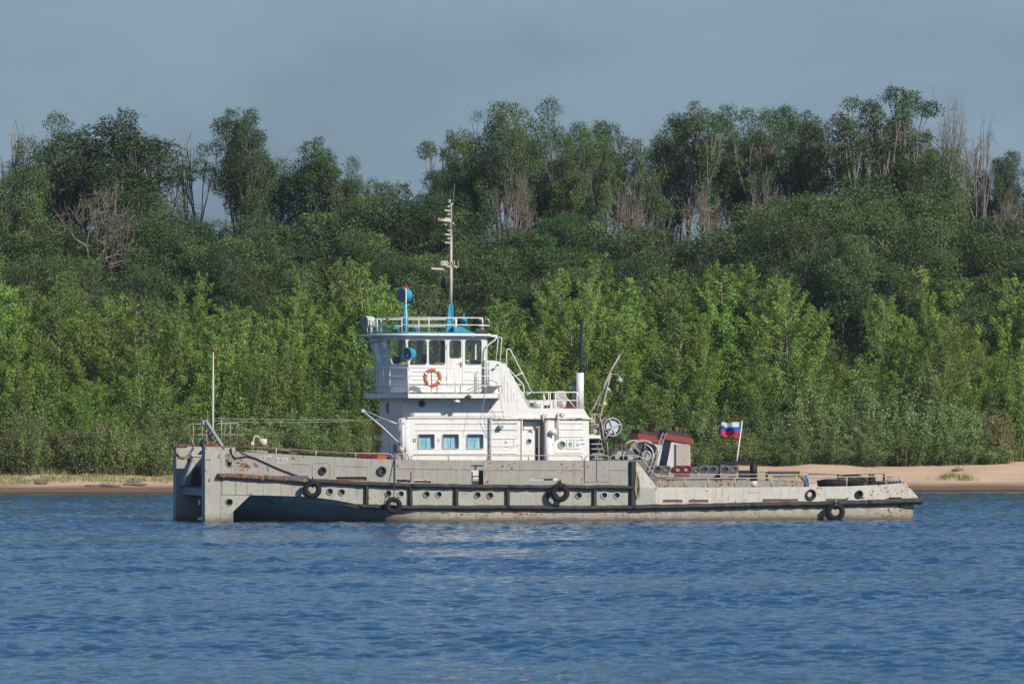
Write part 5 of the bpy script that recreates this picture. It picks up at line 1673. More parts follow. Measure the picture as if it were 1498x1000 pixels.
for i in (1, 2, 3):
    (x0, y0), (x1, y1) = low[i], low[i + 1]
    (X0, Y0_), (X1, Y1_) = high[i], high[i + 1]
    mt = white
    quad_plate('front_panel', (x1, y1, zs0), (x0, y0, zs0), (x0, y0, zs1), (x1, y1, zs1), -.05, mt)
    nwin = 1 if i != 2 else 2
    hl = [rrect((k + .07) / nwin, .03, (k + .93) / nwin, .86, .10 / nwin, .07) for k in range(nwin)]
    w_ = quad_plate('window_panel', (x1, y1, zs1 + .002), (x0, y0, zs1 + .002), (X0, Y0_, zr), (X1, Y1_, zr), -.05, mt, None, hl)
    for h_ in hl:
        quad_plate('pane', (x1, y1, zs1 + .002), (x0, y0, zs1 + .002), (X0, Y0_, zr), (X1, Y1_, zr), -.006, glass, h_, parent=w_)
    for k in (1, 2, 3):
        zz = zs0 + (zs1 - zs0) * k / 4
        one('wall_ridge', beam((x1 - .012, y1, zz), (x0 - .012, y0 - .01, zz), .03, .02), white)
quad_plate('wheelhouse_aft_wall', (u_a, WV0 + .06, zs0), (u_a, WV1 - .06, zs0), (u_a, WV1 - .06, zr), (u_a, WV0 + .06, zr), .05, white, None, [rrect(.15, .55, .42, .88, .03), rrect(.58, .55, .85, .88, .03)])
for x0, x1, y in ((603, 645, 543), (603, 645, 555), (606, 645, 567), (680, 707, 543.5), (680, 707, 555.5)):
    ridge_line(x0, x1, y, WV0, parent=tug)
# door in the side
dl = one('door_edge', tube([P(x, y, WV0 - .004) for x, y in ((654, 495), (676.5, 495), (676.5, 566), (654, 566))], .010, 4, closed=True), silver, wh)
one('handle', box((P(675, 0, WV0).x - .03, WV0 - .05, P(0, 535, WV0).z), (P(675, 0, WV0).x + .02, WV0 - .001, P(0, 528.5, WV0).z)), steel, wh)
line([(670, 531.5), (675, 531.5)], WV0 - .03, .010, 'handle', steel)
for y in (507, 552): 
    c = P(653.5, y, WV0); one('hinge', box((c.x - .02, WV0 - .03, c.z - .08), (c.x + .02, WV0 - .001, c.z + .08)), silver, wh)
# interior: console, chair, person-less wheel stand
c = P(600, 536, 2.5)
one('console', box((u_c - .25, WV0 + .5, zs0 + .06), (u_c + .3, WV1 - .5, zs1 - .02)), interior)
one('console_screen', box((u_c + .0, 3.4, zs1), (u_c + .12, 4.1, zs1 + .35)), interior)
c = P(638, 530, 2.3)
one('yellow_bench', box((c.x - .28, 2.0, zs1 - .12), (c.x + .28, 2.7, zs1 + .10)), yellow)
one('yellow_cushion', box((u_c - .12, 2.0, zs1 - .01), (u_c + .15, 2.5, zs1 + .12)), yellow)
one('chair_back', box((c.x - .35, 3.0, zs0 + .3), (c.x - .2, 3.5, zs1 + .45)), interior)
one('chair_seat', box((c.x - .6, 2.95, zs0 + .6), (c.x - .36, 3.55, zs0 + .72)), interior)
one('inner_post', box((P(645, 0, 3.5).x, 3.4, zs0 + .05), (P(650, 0, 3.5).x, 3.6, zr)), interior)
one('radar_set', box((P(690, 0, 2.5).x, 2.2, zs1 - .1), (P(702, 0, 2.5).x, 2.8, zs1 + .22)), steel)
one('chart_bin', box((P(684, 0, 2.5).x, 3.0, zs0 + .05), (P(703, 0, 2.5).x, 3.6, zs1 + .12)), steel)
# roof
ro = .28
u_r = P(716, 490, WV0).x
roof_plan = [(u_a + .12, WV0 - .15), (u_c - .05, WV0 - .15), (u_c - .42, WV0 + .15), (u_c - 1.05, WV0 + 1.0), (u_c - 1.12, WV1 - .9), (u_c - .3, WV1 + .15), (u_a + .12, WV1 + .15)]
zr1 = P(650, 489.3, WV0).z
prism('roof_soffit', roof_plan, zr, zr + .09, white)
inner = [(x + (.06 if x < u_c + 1 else -.04), min(max(y, WV0 - .09), WV1 + .09)) for x, y in roof_plan]
prism('roof_top', inner, zr + .092, zr + .15, roofb)
zrt = zr + .15
one('roof_edge_pipe', tube([(x, y, zr + .03) for x, y in [(u_a + .15, WV0 - .17), (u_c - .05, WV0 - .17), (u_c - .44, WV0 + .13), (u_c - 1.08, WV0 + 1.0), (u_c - 1.15, WV1 - .9)]], .045, 8), white, smooth=True)
# roof rail: near, front, and far runs
def rail_run(plan, z0, z1, post_every, r, mat, mids=(.5,), name='guard_rail', pname='rail_post'):
    tot = []
    for (x0, y0), (x1, y1) in zip(plan, plan[1:]):
        L = math.hypot(x1 - x0, y1 - y0); n = max(1, round(L / post_every))
        for k in range(n): tot.append((x0 + (x1 - x0) * k / n, y0 + (y1 - y0) * k / n))
    tot.append(plan[-1])
    one(name, tube([(x, y, z1) for x, y in plan], r, 6), mat, smooth=True)
    for mm in mids:
        one(name, tube([(x, y, z0 + (z1 - z0) * mm) for x, y in plan], r * .8, 6), mat, smooth=True)
    for x, y in tot:
        one(pname, tube([(x, y, z0), (x, y, z1)], r * .95, 6), mat, smooth=True)
zrr = P(600, 464.5, WV0).z
rp_ = [(P(706, 0, WV0).x, WV0 + .02), (P(597, 0, WV0).x - .25, WV0 + .02), (u_c - .85, WV0 + .95), (u_c - .85, WV1 - .95)]
rail_run(rp_, zrt, zrr, .98, .024, wrail_m)
rail_run([(u_c - .85, WV1 - .95), (u_c - .1, WV1 - .02), (P(706, 0, WV0).x, WV1 - .02)], zrt, zrr, 1.4, .022, wrail_m)
# balcony rail
bp_ = [(ub(735, .35), .4), (ub(597, .35), .4), (ub(597, .35) - .52, 1.38), (ub(597, .35) - .58, BM - 1.38), (ub(597, .35), BM - .4), (ub(735, .35), BM - .4)]
zbr = P(650, 537.8, .4).z
rail_run(bp_, zb1, zbr, 1.02, .020, wrail_m, mids=(.32, .68))
# life ring on the rail
lr = loose('life_ring', 'orange and white life ring hung on the balcony rail', 'life ring', P(632.6, 552.4, .33))
c = P(632.6, 552.4, .33)
m = MB(); n, mm = 40, 10
vs, fs, mi = [], [], []
R_, r_ = .30, .075
for k in range(n):
    t = 2 * math.pi * k / n
    e = Vector((math.cos(t), 0, math.sin(t)))
    for j in range(mm):
        s_ = 2 * math.pi * j / mm
        vs.append(c + e * (R_ + r_ * math.cos(s_)) + Vector((0, -r_ * .8 * math.sin(s_), 0)))
for k in range(n):
    for j in range(mm):
        fs.append((k*mm+j, k*mm+(j+1) % mm, ((k+1) % n)*mm+(j+1) % mm, ((k+1) % n)*mm+j))
MB().add(vs, fs).build('ring_body', buoy, lr, True)
for k in range(4):
    t0 = math.radians(60 + 90 * k)
    pts = [c + Vector((math.cos(t0 + d), 0, math.sin(t0 + d))) * R_ for d in (-.14, 0, .14)]
    one('white_band', tube(pts, r_ * 1.06, 12), ringw, lr, True)
line([(632, 566), (632, 538)], .36, .012, 'ring_strap', wrail_m)
# horn lamp under the balcony edge
pl_ = one('under_lamp', lathe(P(668, 588, .55), (0, 0, 1), [(0, .14), (.03, .145), (.13, .07), (.18, .05), (.2, .02)], 14), white, smooth=True)
one('lamp_bracket', tube([P(668, 583, .55), P(668, 581.5, .55)], .03, 6), white, pl_)
one('flood_lamp', lathe(P(684, 579, .3), (.3, -.6, -.3), [(0, .06), (.05, .09), (.14, .09), (.18, .03)], 10), rustm)
one('lamp_bracket', tube([P(681, 580, .3), P(686, 577, .3)], .02, 5), steel)

# searchlights
def searchlight(name, c, ax, R, mat, parent, depth=.3, lens=True):
    c = Vector(c); ax = Vector(ax).normalized()
    o = MB().add(*lathe(c - ax * depth * .5, ax, [(0, R * .35), (depth * .06, R * .75), (depth * .25, R * .97), (depth * .5, R), (depth * .86, R), (depth * .87, R * 1.08), (depth, R * 1.08), (depth, R * .9), (depth * .95, R * .9)], 22)).build(name, mat, parent, True)
    if lens: MB().add(*lathe(c + ax * depth * .44, ax, [(0, R * .88), (.02, R * .86)], 22)).build('lens', lens_m, o)
    return o
st = one('searchlight_column', tube([P(593, 489, 2.2), P(593, 455, 2.2), P(593, 454, 2.2), P(593, 445, 2.2)], [.125, .115, .07, .07], 12), turq, smooth=True)
one('column_foot', lathe(P(593, 489.5, 2.2), (0, 0, 1), [(0, .24), (.06, .22), (.14, .13)], 14), turq, st, True)
searchlight('searchlight', P(593.5, 431.5, 2.2), (-.85, -.42, 0), .27, turq, tug, .42)
line([(586, 445), (593, 447), (600, 445)], 2.2, .03, 'lamp_yoke', turq)
for x in (591.5, 595.5):
    one('red_cap', lathe(P(x, 421.5, 2.2), (0, 0, 1), [(0, .045), (.06, .045), (.08, .01)], 8), redprint)
line([(604, 436), (607.5, 447), (597, 448)], 2.1, .012, 'lamp_lever', turq, n=5)
line([(594, 489), (594, 422)], WV0, .022, 'thin_mast', wrail_m)
c = P(600, 517, .75)
searchlight('searchlight', c, (-.80, -.60, -.05), .235, turq, tug, .40)
one('lamp_stand', tube([P(600, 525, .7), P(598, 534, .55), P(597, 575, .42)], .028, 6), wrail_m, smooth=True)
line([(596, 519), (599, 529), (604, 520)], .62, .018, 'lamp_yoke', wrail_m)
c = P(541, 471, 3.4)
searchlight('searchlight', c, (-.92, -.30, 0), .24, silver, tug, .46, True)
one('lamp_stand', tube([P(542.5, 470, 3.1), P(542.5, 489, 3.1)], .03, 6), wrail_m, smooth=True)
line([(538, 469), (546, 469)], 3.1, .02, 'lamp_yoke', silver)
one('roof_arm', beam(P(538, 492, 3.4), P(556, 489, 3.0), .08, .05), white)
# visor shade propped out over the front windows
a, b = P(524.5, 503.5, 4.5), P(566, 496.5, 2.2)
vz = MB().add(*beam(a, b, .35, .035)).build('sun_visor', silver, tug)
# deck gear on the roof
one('roof_mushroom', lathe(P(607, 488.5, 2.0), (0, 0, 1), [(0, .13), (.1, .12), (.12, .07), (.2, .07), (.22, .14), (.27, .1), (.3, .02)], 12), turq, smooth=True)
one('roof_cleat', tube([P(575, 480, 3.2), P(584, 480, 3.2)], .035, 6), turq)
one('roof_cleat_leg', tube([P(583, 480, 3.2), P(583, 488, 3.2)], .03, 6), turq)
# mast
mb_ = P(657, 488, 3.0)
def taper_box(name, pb, pt, wb, wt, mat, dv=1.0):
    vs = []
    for c, w in ((pb, wb), (pt, wt)):
        for sx, sy in ((-1, -1), (1, -1), (1, 1), (-1, 1)): vs.append((c.x + sx * w / 2, c.y + sy * w * dv / 2, c.z))
    return MB().add(vs, [(3, 2, 1, 0), (4, 5, 6, 7), (0, 1, 5, 4), (1, 2, 6, 5), (2, 3, 7, 6), (3, 0, 4, 7)]).build(name, mat, tug)
mbase = taper_box('mast_base', P(657.2, 488.5, 3.0), P(659.3, 445.5, 3.0), .29, .17, turq)
for x0, y0, x1, y1 in ((652, 487, 656.5, 446),):
    a, b = P(662.3, 487, 2.84), P(661, 447, 2.9)
    one('base_flange', beam(a, b, .02, .05), turq, mbase)
one('mast_pole', tube([P(659.3, 446, 3.0), P(659.6, 400, 3.0), P(659.8, 350, 3.0), P(660, 298, 3.0)], [.075, .065, .05, .032], 10), cream, smooth=True)
one('whip_aerial', tube([P(662.5, 298, 3.0), P(664.5, 277, 3.0), P(665, 268, 3.0)], [.018, .010, .006], 5), steel, smooth=True)
line([(661, 298), (663, 299)], 3.0, .03, 'aerial_clamp', cream)
one('mast_top_lamp', lathe(P(657.5, 297, 3.0), (0, 0, 1), [(0, .03), (.04, .05), (.12, .05), (.15, .02)], 8), silver)
def navlamp(x, y, v=3.0):
    a = one('mast_bracket', beam(P(x - 5, y + 2.5, v), P(659.5, y + 3.5, v), .06, .05), cream)
    c = P(x, y + 1.8, v)
    one('nav_lamp', lathe(c, (0, 0, 1), [(0, .05), (.02, .06), (.10, .06), (.11, .05)], 8), interior, a)
    one('lamp_cap', lathe(c + Vector((0, 0, .115)), (0, 0, 1), [(0, .07), (.03, .05), (.05, .02)], 8), cream, a)
for x, y in ((656, 305), (656, 316.5), (656, 340), (655.8, 352)): navlamp(x, y)
one('yard_arm', beam(P(641, 321, 3.0), P(660, 323, 3.0), .05, .10), cream)
one('yard_tip', beam(P(643, 321.2, 2.96), P(648, 321.8, 2.96), .05, .09), paint('amber_paint', (.5, .25, .05), bump=0))
one('yard_arm', beam(P(631, 392.5, 3.0), P(648, 393.5, 3.0), .06, .07), cream)
one('yard_arm', beam(P(645, 389.5, 3.0), P(671, 390, 3.0), .14, .045), cream)
one('radar_scanner', tube([P(x, y, 2.9) for x, y in rrect(645.5, 382.5, 655, 388.3, 2)], .03, 6, closed=True), cream)
c = P(650.3, 386, 2.9); one('radar_core', box((c.x - .07, 2.85, c.z - .06), (c.x + .07, 2.95, c.z + .06)), silver)
line([(663, 389), (661.5, 383), (664.5, 382), (665, 389)], 2.9, .02, 'mast_hoop', cream)
line([(670, 391), (670, 381)], 2.9, .012, 'whip_aerial', cream)
for x, y in ((649, 396.5), (667, 393)):
    one('amber_lamp', lathe(P(x, y, 2.9), (0, 0, 1), [(0, .03), (.03, .04), (.07, .03)], 8), MATS['amber_paint'])
for x, y in ((652, 330), (655, 329.5), (663, 328), (662, 333), (665, 340), (673, 338)):
    one('mast_fitting', lathe(P(x, y, 2.95), (0, 0, 1), [(0, .03), (.05, .04), (.08, .02)], 6), silver if rnd.random() < .5 else darkgrey)
line([(650, 329), (668, 336)], 2.95, .014, 'mast_fitting', darkgrey)
line([(661, 300), (662, 345)], 2.92, .012, 'mast_cable', darkgrey, n=4)
line([(666, 400), (664, 440), (667, 482)], 2.9, .02, 'mast_cable', blackp, n=4)
for y in (327, 345, 360, 375, 398, 412, 426): line([(660, y), (662.5, y)], 2.95, .015, 'mast_step', cream, n=4)
# day shape: two crossed black discs
c = P(651, 414, 2.9)
ds = one('day_shape', [(Vector((p_[0] * .72, p_[1] * .72, p_[2])) + c) for p_ in lathe((0, 0, -.23), (0, 0, 1), [(.0, .02), (.02, .16), (.15, .26), (.3, .26), (.40, .16), (.46, .02)], 14)[0]] and (
    [(Vector((p_[0] * .72, p_[1] * .72, p_[2])) + c) for p_ in lathe((0, 0, -.23), (0, 0, 1), [(.0, .06), (.02, .14), (.14, .24), (.26, .24), (.38, .14), (.46, .03)], 14)[0]],
    lathe((0, 0, -.23), (0, 0, 1), [(.0, .06), (.02, .14), (.14, .24), (.26, .24), (.38, .14), (.46, .03)], 14)[1]), blackp, smooth=True)
line([(652.5, 406), (652.5, 423)], 2.7, .02, 'shape_rib', interior, n=4)
line([(650, 395), (650.5, 406)], 2.9, .01, 'shape_halyard', darkgrey, n=4)
# turquoise locker aft of the mast and horn
a, b = P(663, 488.5, 2.6), P(691, 488.5, 2.6)
zt = P(663, 477.5, 2.6).z
MB().add([(a.x, 2.4, a.z), (b.x, 2.4, a.z), (b.x - .45, 2.4, zt), (a.x, 2.4, zt), (a.x, 3.4, a.z), (b.x, 3.4, a.z), (b.x - .45, 3.4, zt), (a.x, 3.4, zt)],
         [(0,1,2,3),(7,6,5,4),(0,4,5,1),(1,5,6,2),(2,6,7,3),(3,7,4,0)]).build('roof_locker', turq, tug)
hn = one('horn_body', lathe(P(678.5, 477.5, 2.9), (0, 0, 1), [(0, .14), (.08, .15), (.14, .10), (.24, .13), (.30, .13), (.34, .04), (.52, .015)], 12), turq, smooth=True)
one('horn_bell', lathe(P(677, 469, 2.8), (.8, -.5, 0), [(0, .03), (.08, .05), (.16, .10)], 10), turq, hn, True)
# gear at the aft end of the roof
c0, c1 = P(694, 490, 1.3), P(713, 482.5, 1.3)
one('equipment_box', box((c0.x, 1.1, c0.z), (c1.x, 1.6, c1.z)), rubber)
one('antenna_shelf', box((P(700, 0, 1.3).x, 1.2, P(0, 474.8, 1.3).z), (P(715.5, 0, 1.3).x, 1.4, P(0, 473.2, 1.3).z)), wrail_m)
for x in (704, 707.5): line([(x, 474.5), (x, 482.5)], 1.3, .022, 'shelf_leg', wrail_m)
for x in (703, 713):
    one('lamp_glass_dark', lathe(P(x, 473, 1.3), (0, 0, 1), [(0, .08), (.14, .08)], 10), interior)
    line(arcpts([(x - 2.5, 467), (x + 2, 466.5), (x + 2.5, 473)], 1.5), 1.2, .018, 'lamp_hoop', wrail_m)
line([(690, 493), (700, 490.5), (716, 491)], 1.1, .02, 'roof_bracket', wrail_m)
# white pipe frames behind the wheelhouse
line([(711, 491.5), (727, 491.3)], 1.15, .05, 'roof_extension', wrail_m)
line(arcpts([(726, 492), (724.5, 497), (713, 505), (711.5, 512), (711.5, 575)], 2.5), 1.1, .028, 'curved_pipe', wrail_m)
line(arcpts([(726.5, 492), (728.5, 497), (725.5, 528)], 1.5), 1.2, .022, 'curved_pipe', wrail_m)
line(arcpts([(727, 492.5), (734, 494), (731.5, 530)], 1.5), 1.5, .022, 'curved_pipe', wrail_m)
one('whistle', lathe(P(728, 534.5, SV - .1), (-.3, -1, .1), [(0, .04), (.1, .05), (.18, .04)], 8), darkgrey)
# small step platform on the side of the balcony
c0, c1 = P(716, 565.5, .6), P(733, 564, .6)
one('step_shelf', box((c0.x, .5, c0.z), (c1.x, 1.05, c1.z)), steel)
line([(683, 571), (700, 563), (712, 557), (720, 556), (727, 560), (730, 573)], .9, .02, 'davit_bar', steel)
line([(715, 529), (715, 566)], .6, .022, 'davit_bar', steel)
line([(712.5, 530), (712.5, 566), ], .75, .014, 'davit_bar', steel)
# inclined ladder abaft the casing
line(arcpts([(741, 540), (741, 511), (745.5, 509.5), (778, 573)], 2.5), 1.4, .024, 'ladder_rail', wrail_m)
line(arcpts([(743, 538), (765, 562), (766.5, 567), (766.5, 597)], 2.5), 1.3, .024, 'ladder_rail', wrail_m)
line([(737.5, 531), (776, 597)], SV + .05, .03, 'ladder_stringer', wrail_m)
line([(737.5, 531), (776, 597)], SV + .75, .03, 'ladder_stringer', wrail_m)
for k in range(10):
    x, y = 739 + k * 3.8, 533.5 + k * 6.5
    a, b = P(x, y, SV + .05), P(x, y, SV + .05); b.y += .7
    one('ladder_tread', beam(a, b, .10, .02), wrail_m)
for (a, b) in (((746, 553), (765, 545)), ((756, 562.5), (765, 563)), ((766, 579), (779, 573))):
    line([a, b], 1.35, .02, 'ladder_brace', wrail_m)
# aft roof of the casing: rails, coaming, ventilators
rz0, rz1 = P(810, 597.3, SV + .1).z, P(810, 573.5, SV + .1).z
aft_rail = [(P(766, 0, SV).x, SV + .08), (P(845, 0, SV).x, SV + .08)]
rail_run(aft_rail, rz0, rz1, 1.05, .024, wrail_m)
rail_run([(P(770, 0, SV).x, FV - .08), (P(845, 0, SV).x, FV - .08)], rz0, rz1, 1.05, .022, wrail_m)
line([(845, 573.5), (855, 597.5)], SV + .08, .022, 'rail_brace', wrail_m)
line([(795, 576), (801, 597)], 1.9, .02, 'rail_brace', wrail_m)
line([(795.5, 576), (795.5, 597)], 1.6, .02, 'rail_brace', wrail_m)
for (a, b) in (((812, 575), (823, 588)), ((824, 576), (841, 596)), ((812.5, 575), (812.5, 597))): line([a, b], 2.2, .022, 'rail_brace', wrail_m)
def mush(x, y0, y1, rp, v, mat=white, name='ventilator'):
    a, b = P(x, y0, v), P(x, y1, v); h_ = b.z - a.z; R = rp * .0267
    return one(name, lathe(a, (0, 0, 1), [(0, R * .82), (h_ * .8, R), (h_ * .82, R * 1.04), (h_, R * 1.0), (h_ * 1.02, R * .3)], 16), mat, smooth=True)
mush(786, 597, 589, 6, 1.7); mush(823, 596, 588, 5.5, 1.7)
c = P(821, 597, 2.4)
arch = [(813.5, 597), (813.5, 575)] + [(821 - 7.5 * math.cos(t), 575 - 4 * math.sin(t)) for t in (0.4, 1.0, 1.57, 2.1, 2.7)] + [(828.5, 575), (828.5, 597)]
side_plate('arched_locker', arch, 2.4, .5, rail_m)
a, b = P(772, 597, 2.6), P(812, 586, 2.6)
one('roof_hatch', box((a.x, 2.3, a.z), (b.x, 3.6, b.z)), white)
one('hatch_gap', box((P(775, 0, 2.3).x, 2.2, P(0, 594, 2.2).z), (P(790, 0, 2.3).x, 2.295, P(0, 588.5, 2.2).z)), interior)
for x in (800, 835, 828): 
    c = P(x, 596, 2.0); one('roof_fitting', box((c.x - .1, 1.95, c.z - .05), (c.x + .1, 2.1, c.z + .1)), maroon if x > 820 else interior)
# chimney
ch = one('chimney', tube([P(848.5, 597.5, 2.6), P(848.5, 545, 2.6)], .155, 16), white, smooth=True)
one('exhaust_pipe', tube([P(850, 546, 2.6), P(850, 537, 2.6), P(850.3, 536, 2.6), P(850.6, 467, 2.6)], [.075, .072, .066, .066], 10), blackp, ch, True)
one('pipe_collar', lathe(P(850, 545, 2.6), (0, 0, 1), [(0, .12), (.05, .11), (.12, .07)], 12), blackp, ch, True)
one('side_stack', tube([P(840, 597, 3.0), P(840, 562, 3.0)], .075, 10), steel, smooth=True)
one('side_stack_cap', lathe(P(840, 562, 3.0), (0, 0, 1), [(0, .085), (.05, .10), (.10, .09), (.12, .02)], 10), darkgrey, smooth=True)

# ------------------------------------------------------------------ gear abaft the deckhouse
line([(862, 607), (871, 592), (893, 543), (907, 518.5)], 1.9, .032, 'derrick_leg', rail_m)
line([(876, 650), (878, 610), (894, 545)], 1.6, .028, 'derrick_leg', rail_m)
line([(872, 608), (880, 575), (894, 545)], 2.6, .022, 'derrick_leg', steel)
line([(863, 606), (892, 546)], 2.2, .018, 'derrick_leg', rail_m)
line([(868, 588), (880, 593)], 2.0, .018, 'derrick_brace', rail_m)
line([(899, 519), (909, 517.5)], 1.9, .035, 'derrick_head', rustm)
line([(892, 547), (904, 547.5), (905, 551)], 1.9, .018, 'lamp_arm', rail_m)
one('hanging_lamp', lathe(P(906.5, 557.5, 1.9), (0, 0, 1), [(0, .14), (.03, .135), (.12, .06), (.17, .045), (.19, .02)], 14), steel, smooth=True)
for x, y in ((890, 572), (884, 592)):
    one('hanging_lamp', lathe(P(x, y, 2.6), (0, 0, 1), [(0, .10), (.05, .09), (.13, .04)], 10), silver, smooth=True)
line([(888, 565), (891, 570)], 2.6, .012, 'lamp_arm', steel, n=4)
# clutter of pipes at the aft wall
for pts in ([(866, 606), (866, 640)], [(870, 604), (870, 640)], [(862, 622), (876, 620)], [(862, 632), (877, 634)], [(873, 606), (879, 612), (880, 650), (886, 673)], [(874, 612), (872, 640), (880, 673)], [(864, 606), (882, 606)], [(868, 640), (888, 645), (890, 673)]):
    line(pts, rnd.uniform(1.3, 2.1), rnd.uniform(.02, .032), 'service_pipe', rail_m)
for x, y in ((866, 616), (870, 630), (866, 636), (872, 622)):
    c = P(x, y, 1.5); one('valve_body', box((c.x - .08, 1.4, c.z - .06), (c.x + .08, 1.6, c.z + .06)), rail_m)
c = P(868, 639, 1.4); one('white_tray', box((c.x - .22, 1.2, c.z - .05), (c.x + .25, 1.7, c.z + .08)), white)
# stairs down beside the aft wall
a, b = P(864, 640, 1.4), P(880, 673, 1.4)
for k in range(5):
    y = 642 + k * 7.2
    p = P(864 + k * .6, y, 1.4); q = P(880 + k * .6, y, 1.4)
    one('stair_tread', box((p.x, 1.3, p.z - .02), (q.x, 2.0, p.z + .025)), steel)
    one('stair_riser', box((p.x, 2.0, p.z - .17), (q.x, 2.03, p.z + .025)), interior)
one('stair_back', box((P(863.5, 0, 2.1).x, 2.1, zd), (P(884, 0, 2.1).x, 2.15, P(0, 640, 2.1).z)), interior)
# hose reel
c = P(896, 624.5, 1.6)
rl = one('hose_reel', ring(c, (0, 1, .0), .355, .035, 32, 8), steel, smooth=True)
one('reel_rim', ring(c + Vector((-.08, .35, 0)), (0, 1, 0), .355, .035, 32, 8), steel, rl, True)
one('reel_drum', lathe(c + Vector((0, .02, 0)), (0, 1, 0), [(0, .26), (.3, .26)], 22), silver, rl)
one('wound_hose', ring(c + Vector((-.04, .18, 0)), (0, 1, 0), .30, .09, 28, 8), interior, rl, True)
for k in range(4):
    a_ = math.radians(20 + 45 * k * 2)
    e = Vector((math.cos(a_), 0, math.sin(a_)))
    one('reel_spoke', beam(c + e * .03 + Vector((0, -.02, 0)), c + e * .36 + Vector((0, -.02, 0)), .03, .045), silver, rl)
for k in range(8):
    a_ = math.radians(10 + 45 * k); e = Vector((math.cos(a_), 0, math.sin(a_)))
    one('reel_spacer', beam(c + e * .355, c + e * .355 + Vector((-.08, .35, 0)), .05, .05), silver, rl)
line([(883, 630), (897, 624)], 1.5, .03, 'reel_arm', steel); line([(883, 645), (896, 627)], 1.5, .025, 'reel_arm', silver); line([(880, 615), (884, 648)], 1.5, .03, 'reel_arm', rail_m)

# after deck: coamings, winch, cable reel, funnels
cz = P(1030, 700.3, 1.5).z
a, b = P(948, 712, 1.5), P(1092, 712, 1.5)
zdA = P(1000, 738, 0).z
one('engine_coaming', box((a.x, 1.45, zdA), (b.x, BM - 1.45, cz)), coamgrey)
one('coaming_lip', box((a.x - .05, 1.40, cz), (b.x + .05, BM - 1.40, cz + .05)), steel)
a2, b2 = P(1092, 712, 1.5), P(1180, 712, 1.5)
one('engine_coaming', box((a2.x + .06, 1.9, zdA), (b2.x, BM - 1.9, P(1130, 703, 1.9).z)), coamgrey)
a, b = P(888, 690, 1.4), P(960, 690, 1.4)
one('winch_platform', box((a.x, 1.3, zdA + .5), (b.x, BM - 1.3, P(0, 674, 1.4).z)), deckm)
# winch and engine block
def dd_(x, y, w, h_, v, t, mat, name, lab=None):
    c = P(x, y, v); return one(name, box((c.x - w * .0134, v, c.z - h_ * .0134), (c.x + w * .0134, v + t, c.z + h_ * .0134)), mat)
for x in (908.5, 914):
    one('engine_filter', lathe(P(x, 659, 2.2), (0, 0, 1), [(0, .075), (.28, .075), (.30, .06)], 12), rustyrub, smooth=False)
dd_(902, 665, 9, 9, 2.0, .5, darkgrey, 'engine_block'); dd_(913, 666, 20, 12, 2.1, .5, rustyrub, 'engine_block')
dd_(916, 663, 9, 6, 1.9, .3, steel, 'engine_cover'); dd_(903, 668, 6, 6, 1.7, .3, rail_m, 'engine_cover'); dd_(922, 669, 8, 8, 1.8, .4, steel, 'engine_cover')
for x in (899, 906, 919, 925):
    one('engine_pulley', lathe(P(x, 664 + (x % 3), 1.85), (0, 1, 0), [(0, .10), (.03, .13), (.12, .13), (.14, .08)], 12), darkgrey if x % 2 else steel)
line([(896, 668), (900, 658), (905, 656)], 1.9, .03, 'engine_pipe', darkgrey); line([(917, 658), (924, 657), (927, 666)], 1.9, .03, 'engine_pipe', steel)
c = P(941, 665, 2.0)
cr = one('cable_reel', ring(c, (0.12, 1, 0), .56, .05, 36, 8), rail_m, smooth=True)
one('reel_rim', ring(c + Vector((.04, .12, 0)), (0.12, 1, 0), .47, .035, 32, 8), steel, cr, True)
one('reel_rim', ring(c + Vector((-.14, .85, .0)), (0.12, 1, 0), .56, .05, 36, 8), rail_m, cr, True)
one('wound_cable', lathe(c + Vector((0, .1, 0)), (0.0, 1, 0), [(0, .30), (0, .42), (.7, .42), (.7, .3)], 26), interior, cr)
one('reel_hub', ring(c + Vector((.12, -.02, -.02)), (0, 1, 0), .17, .035, 20, 8), silver, cr, True)
one('hub_disc', lathe(c + Vector((.12, 0, -.02)), (0, 1, 0), [(0, .13), (.1, .13)], 16), steel, cr)
for k in range(6):
    e = Vector((math.cos(k * 1.05 + .3), 0, math.sin(k * 1.05 + .3)))
    one('reel_spoke', beam(c + e * .17, c + e * .54, .05, .04), steel, cr)
